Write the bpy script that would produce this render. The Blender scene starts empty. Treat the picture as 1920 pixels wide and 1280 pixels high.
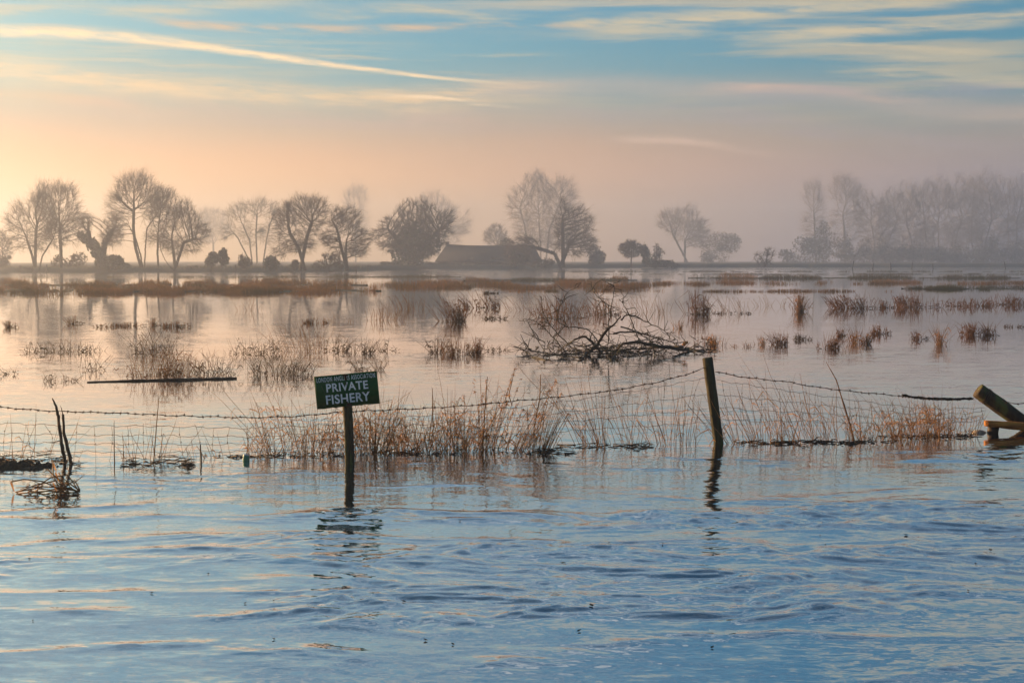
import bpy, math, random
import numpy as np
from math import sin, cos, pi, radians

# ------------------------------------------------------------------ camera, sky, sun, exposure
scene = bpy.context.scene
COL = scene.collection
F = 1920 * 50 / 36.0            # focal length in photo pixels (50 mm lens)
HC = 1.6                        # eye height above the water
HOR = 487.0                     # row of the horizon in the photo
PITCH = math.atan((640 - HOR) / F)
cam_data = bpy.data.cameras.new('camera')
camera = bpy.data.objects.new('camera', cam_data)
COL.objects.link(camera)
camera.location = (0, 0, HC)
camera.rotation_euler = (pi / 2 - PITCH, 0, 0)
cam_data.lens = 50; cam_data.sensor_width = 36
cam_data.clip_start = 0.1; cam_data.clip_end = 6000
scene.camera = camera

EXPO = 1.9
SKY = 0.12
SUN_AZ, SUN_EL = -62.0, 7.0
scene.view_settings.view_transform = 'Standard'
scene.view_settings.look = 'None'
scene.view_settings.exposure = EXPO
scene.view_settings.gamma = 1
scene.view_settings.use_curve_mapping = False
scene.render.engine = 'CYCLES'
scene.cycles.use_denoising = True
scene.cycles.volume_bounces = 1
scene.cycles.max_bounces = 6
scene.cycles.transparent_max_bounces = 8
scene.cycles.caustics_reflective = False
scene.cycles.caustics_refractive = False
scene.cycles.sample_clamp_indirect = 6

sun_data = bpy.data.lights.new('sun', 'SUN')
sun_data.energy = 4.2
sun_data.angle = radians(0.5)
sun_data.color = (1.0, 0.58, 0.27)
sun = bpy.data.objects.new('sun', sun_data)
COL.objects.link(sun)
_sd = (sin(radians(SUN_AZ)) * cos(radians(SUN_EL)), cos(radians(SUN_AZ)) * cos(radians(SUN_EL)), sin(radians(SUN_EL)))
from mathutils import Vector, Matrix
sun.rotation_euler = Vector(_sd).to_track_quat('Z', 'Y').to_euler()


def lin(c):
    return tuple(((v / 255.0) / 12.92 if v / 255.0 <= 0.04045 else ((v / 255.0 + 0.055) / 1.055) ** 2.4) for v in c)


class NT:
    """short hand for building node trees"""
    def __init__(s, tree):
        s.t = tree

    def n(s, kind, **kw):
        nd = s.t.nodes.new('ShaderNode' + kind)
        for k, v in kw.items():
            setattr(nd, k, v)
        return nd

    def put(s, sock, v):
        if isinstance(v, bpy.types.NodeSocket):
            s.t.links.new(v, sock)
        elif v is not None:
            if isinstance(v, (tuple, list)) and len(v) == 3 and len(sock.default_value) == 4:
                v = (*v, 1)
            sock.default_value = v

    def m(s, op, a, b=None, c=None, clamp=False):
        nd = s.n('Math', operation=op, use_clamp=clamp)
        s.put(nd.inputs[0], a); s.put(nd.inputs[1], b); s.put(nd.inputs[2], c)
        return nd.outputs[0]

    def smooth(s, v, a, b, c=0.0, d=1.0):
        nd = s.n('MapRange', interpolation_type='SMOOTHSTEP')
        s.put(nd.inputs[0], v)
        for i, q in enumerate((a, b, c, d)):
            s.put(nd.inputs[i + 1], q)
        return nd.outputs[0]

    def mix(s, f, a, b, mode='MIX'):
        nd = s.n('MixRGB', blend_type=mode)
        s.put(nd.inputs[0], f); s.put(nd.inputs[1], a); s.put(nd.inputs[2], b)
        return nd.outputs[0]

    def xyz(s, x, y, z=0.0):
        nd = s.n('CombineXYZ')
        s.put(nd.inputs[0], x); s.put(nd.inputs[1], y); s.put(nd.inputs[2], z)
        return nd.outputs[0]

    def noise(s, vec, scale=1.0, detail=3.0, rough=0.5, dist=0.0, col=False):
        nd = s.n('TexNoise')
        s.put(nd.inputs['Vector'], vec)
        nd.inputs['Scale'].default_value = scale; nd.inputs['Detail'].default_value = detail
        nd.inputs['Roughness'].default_value = rough; nd.inputs['Distortion'].default_value = dist
        return nd.outputs[1 if col else 0]

    def curve(s, v, pts):
        nd = s.n('FloatCurve')
        cu = nd.mapping.curves[0]
        cu.points[0].location = pts[0]; cu.points[1].location = pts[-1]
        for p in pts[1:-1]:
            cu.points.new(*p)
        nd.mapping.update()
        s.put(nd.inputs['Value'], v)
        return nd.outputs[0]

    def ramp(s, v, stops):
        nd = s.n('ValToRGB')
        el = nd.color_ramp.elements
        while len(el) < len(stops):
            el.new(0.5)
        for e, (p, c) in zip(el, stops):
            e.position = p; e.color = (*c, 1)
        s.put(nd.inputs[0], v)
        return nd.outputs[0]


world = bpy.data.worlds.new('World')
scene.world = world
world.use_nodes = True
W = NT(world.node_tree)
bgn = world.node_tree.nodes['Background']
bgn.inputs[1].default_value = SKY
sky = W.n('TexSky', sky_type='NISHITA', sun_disc=False)
sky.sun_elevation = radians(SUN_EL); sky.sun_rotation = radians(SUN_AZ)
sky.dust_density = 2.0; sky.ozone_density = 3.0; sky.air_density = 1.0


def sc_(c, k=1.0):             # a cloud colour as the photo shows it, in sky units
    return tuple(v * k / (SKY * 2 ** 1.3) for v in lin(c))


tc = W.n('TexCoord')
sep = W.n('SeparateXYZ'); W.put(sep.inputs[0], tc.outputs['Generated'])
dx, dy, dz = sep.outputs
az = W.m('ARCTAN2', dx, dy)                       # radians right of the view direction
el = W.m('ARCSINE', dz)
# px-like units: U = azimuth, V = elevation, both in hundredths of the focal length
azel = W.xyz(az, el, 0)
warp = W.noise(W.xyz(W.m('MULTIPLY', az, 4.0), W.m('MULTIPLY', el, 26.0)), 1.0, 4, 0.55)
warpv = W.m('MULTIPLY', W.m('SUBTRACT', warp, 0.5), 0.016)
elw = W.m('ADD', el, warpv)
# side: 0 towards the sun (left), 1 away from it
side = W.smooth(az, -0.55, 0.30)
# blue sky from the sky texture, deepened away from the sun
hsv = W.n('HueSaturation'); hsv.inputs['Saturation'].default_value = 1.0
W.put(hsv.inputs['Color'], sky.outputs[0])
base = W.mix(1.0, hsv.outputs[0], W.mix(side, (0.19, 0.41, 0.41), (0.115, 0.41, 0.47)), 'MULTIPLY')
# veil of high cloud lit from below, thick near the horizon and thinning upwards
veil_col_l = W.ramp(W.smooth(el, 0.0, 0.16), [(0.0, sc_((255, 192, 118))), (0.3, sc_((240, 172, 108))), (0.6, sc_((204, 148, 108))), (1.0, sc_((180, 146, 110)))])
veil_col_r = W.ramp(W.smooth(el, 0.0, 0.16), [(0.0, sc_((104, 114, 142))), (0.25, sc_((132, 122, 132))), (0.5, sc_((150, 126, 114))), (1.0, sc_((148, 136, 118)))])
side2 = W.smooth(az, -0.28, 0.44)
veil_col = W.mix(side2, veil_col_l, veil_col_r)
edge = W.m('ADD', 0.118, W.m('MULTIPLY', W.m('SUBTRACT', W.noise(W.xyz(W.m('MULTIPLY', az, 2.2), W.m('MULTIPLY', el, 9.0)), 1.0, 3, 0.5), 0.5), 0.07))
edge = W.m('SUBTRACT', edge, W.m('MULTIPLY', side2, 0.012))
veil = W.smooth(elw, W.m('ADD', edge, 0.035), W.m('SUBTRACT', edge, 0.055))
skyc = W.mix(W.m('MULTIPLY', veil, 0.93), base, veil_col)
# streaks of cirrus, long in azimuth
st1 = W.noise(W.xyz(W.m('ADD', W.m('MULTIPLY', az, 3.2), W.m('MULTIPLY', el, 9.0)), W.m('MULTIPLY', elw, 78.0), 3.7), 1.0, 5, 0.6)
st2 = W.noise(W.xyz(W.m('MULTIPLY', az, 2.0), W.m('MULTIPLY', el, 14.0), 9.1), 1.0, 2, 0.5)
thr = W.smooth(el, 0.15, 0.40, 0.0, 0.03)  # extra cirrus cover added above the view to lighten the water
cir = W.m('MULTIPLY', W.smooth(W.m('ADD', st1, thr), 0.47, 0.62), W.smooth(W.m('ADD', st2, thr), 0.36, 0.56))
cir = W.m('MULTIPLY', cir, W.m('MULTIPLY', W.smooth(el, 0.07, 0.13), W.smooth(el, 0.85, 0.32, 0.25, 1.0)))   # thinned overhead so the wave faces reflect a dark zenith
cir_col = W.mix(side2, sc_((204, 176, 134)), sc_((174, 160, 128)))
# cirrus above the view made whiter to brighten the water's reflection
cir_col = W.mix(W.smooth(el, 0.18, 0.5), cir_col, sc_((218, 226, 232)))
skyc = W.mix(W.m('MULTIPLY', cir, 0.62), skyc, cir_col)
# a long bright bank of cirrus above the veil on the left
def band(pts, half_up, half_dn, a0, a1, colour, strength, skyc, wob):
    # pts: photo-like (px, py) control points of the band's centre line
    t = W.m('DIVIDE', W.m('ADD', az, 0.60), 1.20, clamp=True)
    cp = []
    for px, py in pts:
        d_ = camera.rotation_euler.to_matrix() @ Vector(((px - 960) / F, (640 - py) / F, -1.0))
        cp.append(((math.atan2(d_.x, d_.y) + 0.60) / 1.20, math.atan2(d_.z, math.hypot(d_.x, d_.y)) / 0.25))
    cp = [(0.0, cp[0][1])] + cp + [(1.0, cp[-1][1])]
    c = W.m('MULTIPLY', W.curve(t, cp), 0.25)
    d = W.m('SUBTRACT', W.m('ADD', el, W.m('MULTIPLY', warpv, wob)), c)
    up = W.smooth(d, half_up, 0.0)
    dn = W.smooth(d, W.m('MULTIPLY', half_dn, -1.0), 0.0)
    mk = W.m('MULTIPLY', up, dn)
    mk = W.m('MULTIPLY', mk, W.m('MULTIPLY', W.smooth(az, a0 - 0.03, a0 + 0.02), W.smooth(az, a1 + 0.05, a1 - 0.06)))
    return W.mix(W.m('MULTIPLY', mk, strength), skyc, colour)
fib = W.noise(W.xyz(W.m('ADD', W.m('MULTIPLY', az, 60.0), W.m('MULTIPLY', el, 120.0)), W.m('MULTIPLY', el, 260.0), 1.3), 1.0, 4, 0.6)
wisp = W.noise(W.xyz(W.m('ADD', W.m('MULTIPLY', az, 16.0), W.m('MULTIPLY', el, 40.0)), W.m('MULTIPLY', elw, 120.0), 5.5), 1.0, 5, 0.65)
wsp = W.smooth(wisp, 0.34, 0.66)
skyc = band([(-100, 118), (200, 152), (450, 172), (640, 185), (800, 188), (1000, 165)], 0.013, 0.014, -0.9, 0.02, sc_((226, 186, 134)), W.m('ADD', 0.10, W.m('MULTIPLY', wsp, 0.7)), skyc, 0.5)
skyc = band([(950, 165), (1150, 158), (1350, 170), (1550, 176), (1800, 205)], 0.012, 0.012, -0.02, 0.42, sc_((190, 160, 142)), W.m('MULTIPLY', st1, 0.7), skyc, 0.7)
PALE, WARM = sc_((188, 172, 138)), sc_((204, 164, 120))
for pts_, hw, a0_, a1_, col_, st_ in (
        ([(-50, 24), (120, 16), (250, 24), (420, 12), (520, 6)], 0.0085, -0.5, -0.15, PALE, 0.75),
        ([(330, 46), (430, 50), (640, 56)], 0.0050, -0.24, -0.10, WARM, 0.8),
        ([(660, 24), (760, 14), (880, 32), (1000, 38)], 0.0075, -0.13, 0.03, PALE, 0.8),
        ([(690, 54), (850, 52), (1060, 50)], 0.0042, -0.11, 0.05, WARM, 0.85),
        ([(900, 103), (990, 102)], 0.0026, -0.03, 0.02, PALE, 0.7),
        ([(1090, 44), (1250, 40), (1400, 28), (1560, 10), (1800, -6)], 0.0100, 0.04, 0.34, PALE, 0.9),
        ([(1200, 62), (1350, 66), (1450, 72)], 0.0080, 0.07, 0.20, PALE, 0.55),
        ([(1480, 66), (1650, 54), (1800, 42), (1960, 28), (2200, 5)], 0.0085, 0.18, 0.6, PALE, 0.9),
        ([(1500, 90), (1640, 86), (1800, 96)], 0.0040, 0.20, 0.34, PALE, 0.85),
        ([(1600, 104), (1760, 108)], 0.0030, 0.24, 0.33, PALE, 0.6),
        ([(1620, 136), (1750, 138), (1900, 152), (2100, 165)], 0.0070, 0.24, 0.6, PALE, 0.75),
        ([(-60, 80), (40, 88), (120, 80)], 0.012, -0.6, -0.31, PALE, 0.6),
        ([(-60, 172), (150, 186), (280, 206)], 0.0060, -0.6, -0.24, WARM, 0.6),
        ([(780, 183), (850, 188), (905, 198)], 0.0018, -0.07, -0.015, sc_((250, 214, 170)), 0.8),
        ([(1180, 262), (1300, 266), (1420, 288)], 0.0045, 0.08, 0.18, sc_((206, 170, 146)), 0.7),
        ([(1380, 164), (1560, 172), (1680, 186)], 0.0050, 0.15, 0.28, sc_((196, 160, 138)), 0.7),
        ([(1380, 190), (1600, 168), (1940, 168)], 0.0090, 0.15, 0.6, sc_((128, 132, 142)), 0.6),
        ([(1120, 208), (1400, 225), (1640, 262)], 0.0110, 0.04, 0.32, sc_((150, 136, 138)), 0.55),
        ([(300, 205), (600, 225), (900, 232)], 0.0120, -0.3, 0.02, sc_((184, 152, 136)), 0.5)):
    skyc = band(pts_, hw, hw, a0_, a1_, col_, W.m('MULTIPLY', wsp, st_), skyc, 0.45)
wid = W.smooth(az, -0.34, -0.02, 0.0060, 0.0022)
skyc = band([(-150, 52), (0, 57), (180, 66), (300, 76), (400, 91), (560, 114), (700, 131), (830, 147), (1000, 158)], wid, W.m('MULTIPLY', wid, 1.0), -1.2, -0.03, sc_((246, 208, 156)), W.m('ADD', 0.30, W.m('MULTIPLY', W.smooth(W.m('MULTIPLY', W.m('ADD', fib, wisp), 0.5), 0.34, 0.60), 0.70), clamp=True), skyc, 0.22)
world.node_tree.links.new(skyc, bgn.inputs[0])


# ------------------------------------------------------------------ helpers
def ray(px, py):
    d = Vector(((px - 960) / F, (640 - py) / F, -1.0))
    return (camera.rotation_euler.to_matrix() @ d).normalized()


def g(px, py, z=0.0):
    """the place on the level z that the photo shows at px, py"""
    d = ray(px, py)
    k = (z - HC) / d.z
    return Vector((d.x * k, d.y * k, z))


def gv(px, py):
    """the same for arrays of pixels, on the water"""
    R = np.array(camera.rotation_euler.to_matrix())
    d = np.stack([(px - 960) / F, (640 - py) / F, -np.ones_like(px)], 1) @ R.T
    k = -HC / d[:, 2]
    return np.stack([d[:, 0] * k, d[:, 1] * k, np.zeros_like(k)], 1)


def P(px, py, Y):
    """the place at distance Y seen at px, py"""
    d = ray(px, py)
    k = Y / d.y
    return Vector((d.x * k, Y, HC + d.z * k))


def px_m(Y):
    return Y / F


def tag(o, label=None, cat=None, group=None, kind=None):
    if label: o['label'] = label
    if cat: o['category'] = cat
    if group: o['group'] = group
    if kind: o['kind'] = kind
    return o


def empty(name, loc, label=None, cat=None, group=None):
    o = bpy.data.objects.new(name, None)
    COL.objects.link(o)
    o.location = loc
    o.empty_display_size = 0.2
    return tag(o, label, cat, group)


FINE = {'twigs', 'branches', 'stems', 'leaves', 'litter', 'side_twigs', 'seed_heads', 'foliage'}


class MB:
    """collects tubes, strips and frusta into one mesh"""
    def __init__(s):
        s.V = []; s.Fq = []; s.n = 0; s.Fn = []; s.Ft = []

    def add(s, v, quads=None, polys=None):
        v = np.asarray(v, dtype=np.float64).reshape(-1, 3)
        if quads is not None and len(quads):
            s.Fq.append(np.asarray(quads, dtype=np.int64).reshape(-1, 4) + s.n)
        if polys:
            for p in polys:
                s.Fn.append([i + s.n for i in p])
        s.V.append(v); s.n += len(v)

    def frusta(s, A, B, ra, rb, k=3):
        A = np.asarray(A, float).reshape(-1, 3); B = np.asarray(B, float).reshape(-1, 3)
        N = len(A)
        if N == 0: return
        ra = np.broadcast_to(np.asarray(ra, float), (N,)); rb = np.broadcast_to(np.asarray(rb, float), (N,))
        d = B - A
        L = np.linalg.norm(d, axis=1, keepdims=True); L[L < 1e-9] = 1e-9
        d = d / L
        up = np.where(np.abs(d[:, 2:3]) > 0.9, np.array([[1.0, 0, 0]]), np.array([[0, 0, 1.0]]))
        u = np.cross(d, up); u /= np.linalg.norm(u, axis=1, keepdims=True)
        w = np.cross(d, u)
        an = np.arange(k) * 2 * pi / k
        ring = u[:, None, :] * np.cos(an)[None, :, None] + w[:, None, :] * np.sin(an)[None, :, None]
        v = np.concatenate([A[:, None, :] + ring * ra[:, None, None], B[:, None, :] + ring * rb[:, None, None]], axis=1)
        base = (np.arange(N) * 2 * k)[:, None]
        q = []
        for i in range(k):
            j = (i + 1) % k
            q.append(np.concatenate([base + i, base + j, base + k + j, base + k + i], axis=1))
        s.add(v.reshape(-1, 3), np.stack(q, axis=1).reshape(-1, 4))

    def cones(s, A, B, ra, k=3):
        """thin pointed twigs"""
        A = np.asarray(A, float).reshape(-1, 3); B = np.asarray(B, float).reshape(-1, 3); N = len(A)
        if N == 0: return
        ra = np.broadcast_to(np.asarray(ra, float), (N,))
        d = B - A
        d = d / np.maximum(np.linalg.norm(d, axis=1, keepdims=True), 1e-9)
        up = np.where(np.abs(d[:, 2:3]) > 0.9, np.array([[1.0, 0, 0]]), np.array([[0, 0, 1.0]]))
        u = np.cross(d, up); u /= np.linalg.norm(u, axis=1, keepdims=True)
        w = np.cross(d, u); an = np.arange(k) * 2 * pi / k
        ring = u[:, None, :] * np.cos(an)[None, :, None] + w[:, None, :] * np.sin(an)[None, :, None]
        v = np.concatenate([A[:, None, :] + ring * ra[:, None, None], B[:, None, :]], axis=1)
        base = (np.arange(N) * (k + 1))[:, None]
        t = np.stack([np.concatenate([base + i, base + (i + 1) % k, base + k], axis=1) for i in range(k)], axis=1).reshape(-1, 3)
        s.Ft.append(t + s.n); s.V.append(v.reshape(-1, 3)); s.n += N * (k + 1)

    def tube(s, pts, rad, k=6, caps=True, squash=None):
        pts = np.asarray([tuple(p) for p in pts], float)
        n = len(pts)
        rad = np.broadcast_to(np.asarray(rad, float), (n,))
        t = np.gradient(pts, axis=0)
        t /= np.maximum(np.linalg.norm(t, axis=1, keepdims=True), 1e-9)
        a = np.array([0, 0, 1.0]) if abs(t[0][2]) < 0.9 else np.array([1.0, 0, 0])
        u = np.cross(t[0], a); u /= np.linalg.norm(u)
        out = []
        an = np.arange(k) * 2 * pi / k
        for i in range(n):
            u = u - t[i] * np.dot(u, t[i]); u /= max(np.linalg.norm(u), 1e-9)
            w = np.cross(t[i], u)
            out.append(pts[i] + rad[i] * (np.cos(an)[:, None] * u + np.sin(an)[:, None] * w))
        v = np.concatenate(out)
        q = [(i * k + j, i * k + (j + 1) % k, (i + 1) * k + (j + 1) % k, (i + 1) * k + j) for i in range(n - 1) for j in range(k)]
        s.add(v, q, [list(range(k))[::-1], [(n - 1) * k + j for j in range(k)]] if caps else None)

    def strip(s, pts, wid, side):
        """a narrow leaf: two rows of vertices with a raised midrib"""
        pts = np.asarray(pts, float); n = len(pts)
        wid = np.broadcast_to(np.asarray(wid, float), (n,))
        side = np.asarray(side, float); side = side / max(np.linalg.norm(side), 1e-9)
        t = np.gradient(pts, axis=0)
        nn = np.cross(t, side); nn /= np.maximum(np.linalg.norm(nn, axis=1, keepdims=True), 1e-9)
        l = pts - side * wid[:, None] / 2; r = pts + side * wid[:, None] / 2; mid = pts + nn * wid[:, None] * 0.2
        v = np.stack([l, mid, r], axis=1).reshape(-1, 3)
        q = []
        for i in range(n - 1):
            a = i * 3
            q += [(a, a + 1, a + 4, a + 3), (a + 1, a + 2, a + 5, a + 4)]
        s.add(v, q)

    def box(s, c, sx, sy, sz, M=None):
        v = np.array([(x, y, z) for x in (-.5, .5) for y in (-.5, .5) for z in (-.5, .5)]) * (sx, sy, sz)
        if M is not None: v = v @ np.array(M.to_3x3()).T
        s.add(v + np.array(c), [(0, 1, 3, 2), (4, 6, 7, 5), (0, 4, 5, 1), (2, 3, 7, 6), (0, 2, 6, 4), (1, 5, 7, 3)])

    def mesh(s, name, smooth=False):
        me = bpy.data.meshes.new(name)
        V = np.concatenate(s.V) if s.V else np.zeros((0, 3))
        Q = np.concatenate(s.Fq) if s.Fq else np.zeros((0, 4), int)
        me.vertices.add(len(V)); me.vertices.foreach_set('co', V.astype(np.float32).ravel())
        Tt = np.concatenate(s.Ft) if s.Ft else np.zeros((0, 3), int)
        lens = np.concatenate([np.full(len(Q), 4, int), np.full(len(Tt), 3, int), np.array([len(p) for p in s.Fn], int)])
        loops = np.concatenate([Q.ravel(), Tt.ravel(), np.array([i for p in s.Fn for i in p], int)])
        me.loops.add(len(loops)); me.loops.foreach_set('vertex_index', loops.astype(np.int32))
        me.polygons.add(len(lens))
        st = np.concatenate([[0], np.cumsum(lens)[:-1]]) if len(lens) else np.zeros(0, int)
        me.polygons.foreach_set('loop_start', st.astype(np.int32))
        me.polygons.foreach_set('loop_total', lens.astype(np.int32))
        if smooth:
            me.polygons.foreach_set('use_smooth', np.ones(len(lens), bool))
        me.update(calc_edges=True)
        return me

    def build(s, name, mat, parent=None, smooth=False, origin=None):
        if origin is not None:
            s.V = [v - np.array(tuple(origin)) for v in s.V]
        elif parent is not None:
            s.V = [v - np.array(tuple(parent_origin(parent))) for v in s.V]
        o = bpy.data.objects.new(name, s.mesh(name, smooth))
        if mat: o.data.materials.append(mat)
        COL.objects.link(o)
        if name in FINE: o['kind'] = 'stuff'
        if parent is not None: o.parent = parent
        if origin is not None: o.location = origin
        return o


def parent_origin(p):
    v = Vector(p.location)
    while p.parent:
        p = p.parent; v += p.location
    return v


def material(name, c1, c2=None, scale=6.0, rough=0.85, bump=0.0, stretch=(1, 1, 1), translucent=0.0, spec=0.2, detail=5, c3=None):
    m = bpy.data.materials.new(name); m.use_nodes = True
    t = NT(m.node_tree)
    b = m.node_tree.nodes['Principled BSDF']
    b.inputs['Roughness'].default_value = rough
    b.inputs['Specular IOR Level'].default_value = spec
    tc = t.n('TexCoord'); mp = t.n('Mapping'); t.put(mp.inputs[0], tc.outputs['Object']); mp.inputs['Scale'].default_value = stretch
    nz = t.noise(mp.outputs[0], scale, detail, 0.6)
    col = t.mix(t.smooth(nz, 0.35, 0.65), c1, c2 or c1)
    if c3:
        n3 = t.noise(mp.outputs[0], scale * 0.35, 4, 0.6, 0.4)
        col = t.mix(t.smooth(n3, 0.52, 0.64), col, c3)
    t.put(b.inputs['Base Color'], col)
    if bump:
        bp = t.n('Bump'); bp.inputs['Strength'].default_value = bump; bp.inputs['Distance'].default_value = 0.01
        t.put(bp.inputs['Height'], nz); t.put(b.inputs['Normal'], bp.outputs[0])
    if translucent:
        tr = t.n('BsdfTranslucent'); t.put(tr.inputs[0], col)
        ms = t.n('MixShader'); ms.inputs[0].default_value = translucent
        out = m.node_tree.nodes['Material Output']
        t.put(ms.inputs[1], b.outputs[0]); t.put(ms.inputs[2], tr.outputs[0]); t.put(out.inputs[0], ms.outputs[0])
    return m


M_bark = material('bark', (0.016, 0.013, 0.010), (0.03, 0.024, 0.018), 3.0)
M_twig = material('twig', (0.028, 0.02, 0.014), (0.046, 0.03, 0.02), 0.6)
M_hazebark = material('haze_toned_bark', (0.13, 0.12, 0.12), (0.17, 0.155, 0.15), 1.0)  # bark lightened for distant trees: haze fade put into the colour
M_hazetwig = material('haze_toned_twig', (0.15, 0.13, 0.12), (0.19, 0.165, 0.15), 0.6)  # twigs with the same painted haze fade
M_hazeshrub = material('haze_toned_shrub', (0.10, 0.10, 0.10), (0.14, 0.13, 0.12), 1.0, 0.8, translucent=0.2)  # shrub leaves greyed and lightened to paint in haze
M_ivy = material('ivy_leaves', (0.022, 0.03, 0.016), (0.04, 0.05, 0.022), 1.5, 0.6, translucent=0.15)
M_shrub = material('shrub_leaves', (0.03, 0.035, 0.018), (0.055, 0.05, 0.028), 1.5, 0.7, translucent=0.15)
M_straw = material('straw', (0.58, 0.31, 0.11), (0.36, 0.16, 0.05), 9.0, 0.7, translucent=0.35)
M_rust = material('rust_reed', (0.24, 0.105, 0.035), (0.11, 0.052, 0.022), 12.0, 0.75, translucent=0.3)
M_tan = material('tan_stem', (0.28, 0.15, 0.06), (0.10, 0.05, 0.022), 14.0, 0.75)
M_dark = material('dark_rush', (0.05, 0.034, 0.018), (0.10, 0.052, 0.02), 10.0, 0.8)
M_sedge = material('sedge', (0.34, 0.16, 0.045), (0.12, 0.09, 0.025), 0.35, 0.85, translucent=0.3, c3=(0.27, 0.15, 0.05))
M_grass = material('olive_grass', (0.06, 0.07, 0.022), (0.11, 0.075, 0.03), 0.4, 0.85, translucent=0.2)
M_mud = material('wet_mud', (0.014, 0.012, 0.008), (0.034, 0.028, 0.015), 40.0, 0.75, 1.0, spec=0.2)
M_soil = material('meadow_soil', (0.026, 0.03, 0.012), (0.045, 0.036, 0.017), 0.15, 0.9)
M_wood = material('weathered_post', (0.062, 0.055, 0.026), (0.028, 0.024, 0.014), 26.0, 0.8, 0.6, (1, 1, 0.12), c3=(0.055, 0.075, 0.022))
M_wood2 = material('mossy_post', (0.065, 0.045, 0.02), (0.026, 0.02, 0.012), 18.0, 0.8, 0.6, (1, 1, 0.2), c3=(0.075, 0.085, 0.02))
M_plank = material('orange_plank', (0.44, 0.19, 0.04), (0.20, 0.08, 0.02), 22.0, 0.8, 0.9, (0.15, 1, 1.6))
M_stick = material('wet_stick', (0.03, 0.021, 0.014), (0.055, 0.038, 0.024), 20.0, 0.6, 0.5, (1, 1, 0.2))
M_branch = material('drift_branch', (0.032, 0.024, 0.014), (0.017, 0.012, 0.008), 12.0, 0.65, 0.4, c3=(0.045, 0.042, 0.014))
M_wire = material('old_wire', (0.11, 0.085, 0.065), (0.06, 0.042, 0.03), 15.0, 0.6, spec=0.5)
M_barb = material('rusty_barbed_wire', (0.05, 0.032, 0.022), (0.085, 0.05, 0.03), 20.0, 0.7)
M_roof = material('old_roof', (0.012, 0.012, 0.013), (0.02, 0.019, 0.02), 1.2, 0.85)
M_wall = material('dark_boarding', (0.06, 0.052, 0.045), (0.085, 0.07, 0.06), 0.8, 0.85, stretch=(6, 6, 0.3))
M_green = material('sign_green', (0.006, 0.085, 0.022), (0.004, 0.06, 0.016), 9.0, 0.6, 0.05, spec=0.12, c3=(0.012, 0.065, 0.02))
M_white = material('sign_lettering', (0.85, 0.86, 0.87), (0.74, 0.76, 0.78), 30.0, 0.5, c3=(0.62, 0.65, 0.68))
M_dirt = material('sign_dirt', (0.035, 0.022, 0.017), (0.02, 0.015, 0.012), 40.0, 0.9, 0.3)
M_can = material('green_tin', (0.01, 0.20, 0.10), (0.02, 0.13, 0.07), 30.0, 0.35, spec=0.5)
M_tin = material('bare_tin', (0.35, 0.36, 0.36), (0.22, 0.22, 0.22), 30.0, 0.35, spec=0.6)
M_foam = material('river_foam', (0.34, 0.30, 0.25), (0.20, 0.17, 0.13), 60.0, 0.9, 0.6)


# ------------------------------------------------------------------ water
PTAB = {}


def perlin(x, y, seed):
    if seed not in PTAB:
        r = np.random.RandomState(seed)
        p = r.permutation(512); ang = r.rand(512) * 2 * pi
        PTAB[seed] = (p, np.cos(ang), np.sin(ang))
    p, gx, gy = PTAB[seed]
    xi = np.floor(x).astype(int); yi = np.floor(y).astype(int)
    xf, yf = x - xi, y - yi
    u = xf * xf * xf * (xf * (xf * 6 - 15) + 10); v = yf * yf * yf * (yf * (yf * 6 - 15) + 10)
    def gr(ix, iy, fx, fy):
        h = p[(p[ix & 511] + iy) & 511]
        return gx[h] * fx + gy[h] * fy
    a = gr(xi, yi, xf, yf); b = gr(xi + 1, yi, xf - 1, yf); c = gr(xi, yi + 1, xf, yf - 1); d = gr(xi + 1, yi + 1, xf - 1, yf - 1)
    return (a + (b - a) * u) * (1 - v) + (c + (d - c) * u) * v


def fbm(x, y, seed, oct=3, gain=0.5):
    t = 0; a = 1.0
    for i in range(oct):
        t = t + a * perlin(x * 2 ** i + 7.3 * i, y * 2 ** i + 3.1 * i, seed + i); a *= gain
    return t


def ss(a, b, x):
    t = np.clip((x - a) / (b - a), 0, 1)
    return t * t * (3 - 2 * t)


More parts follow.
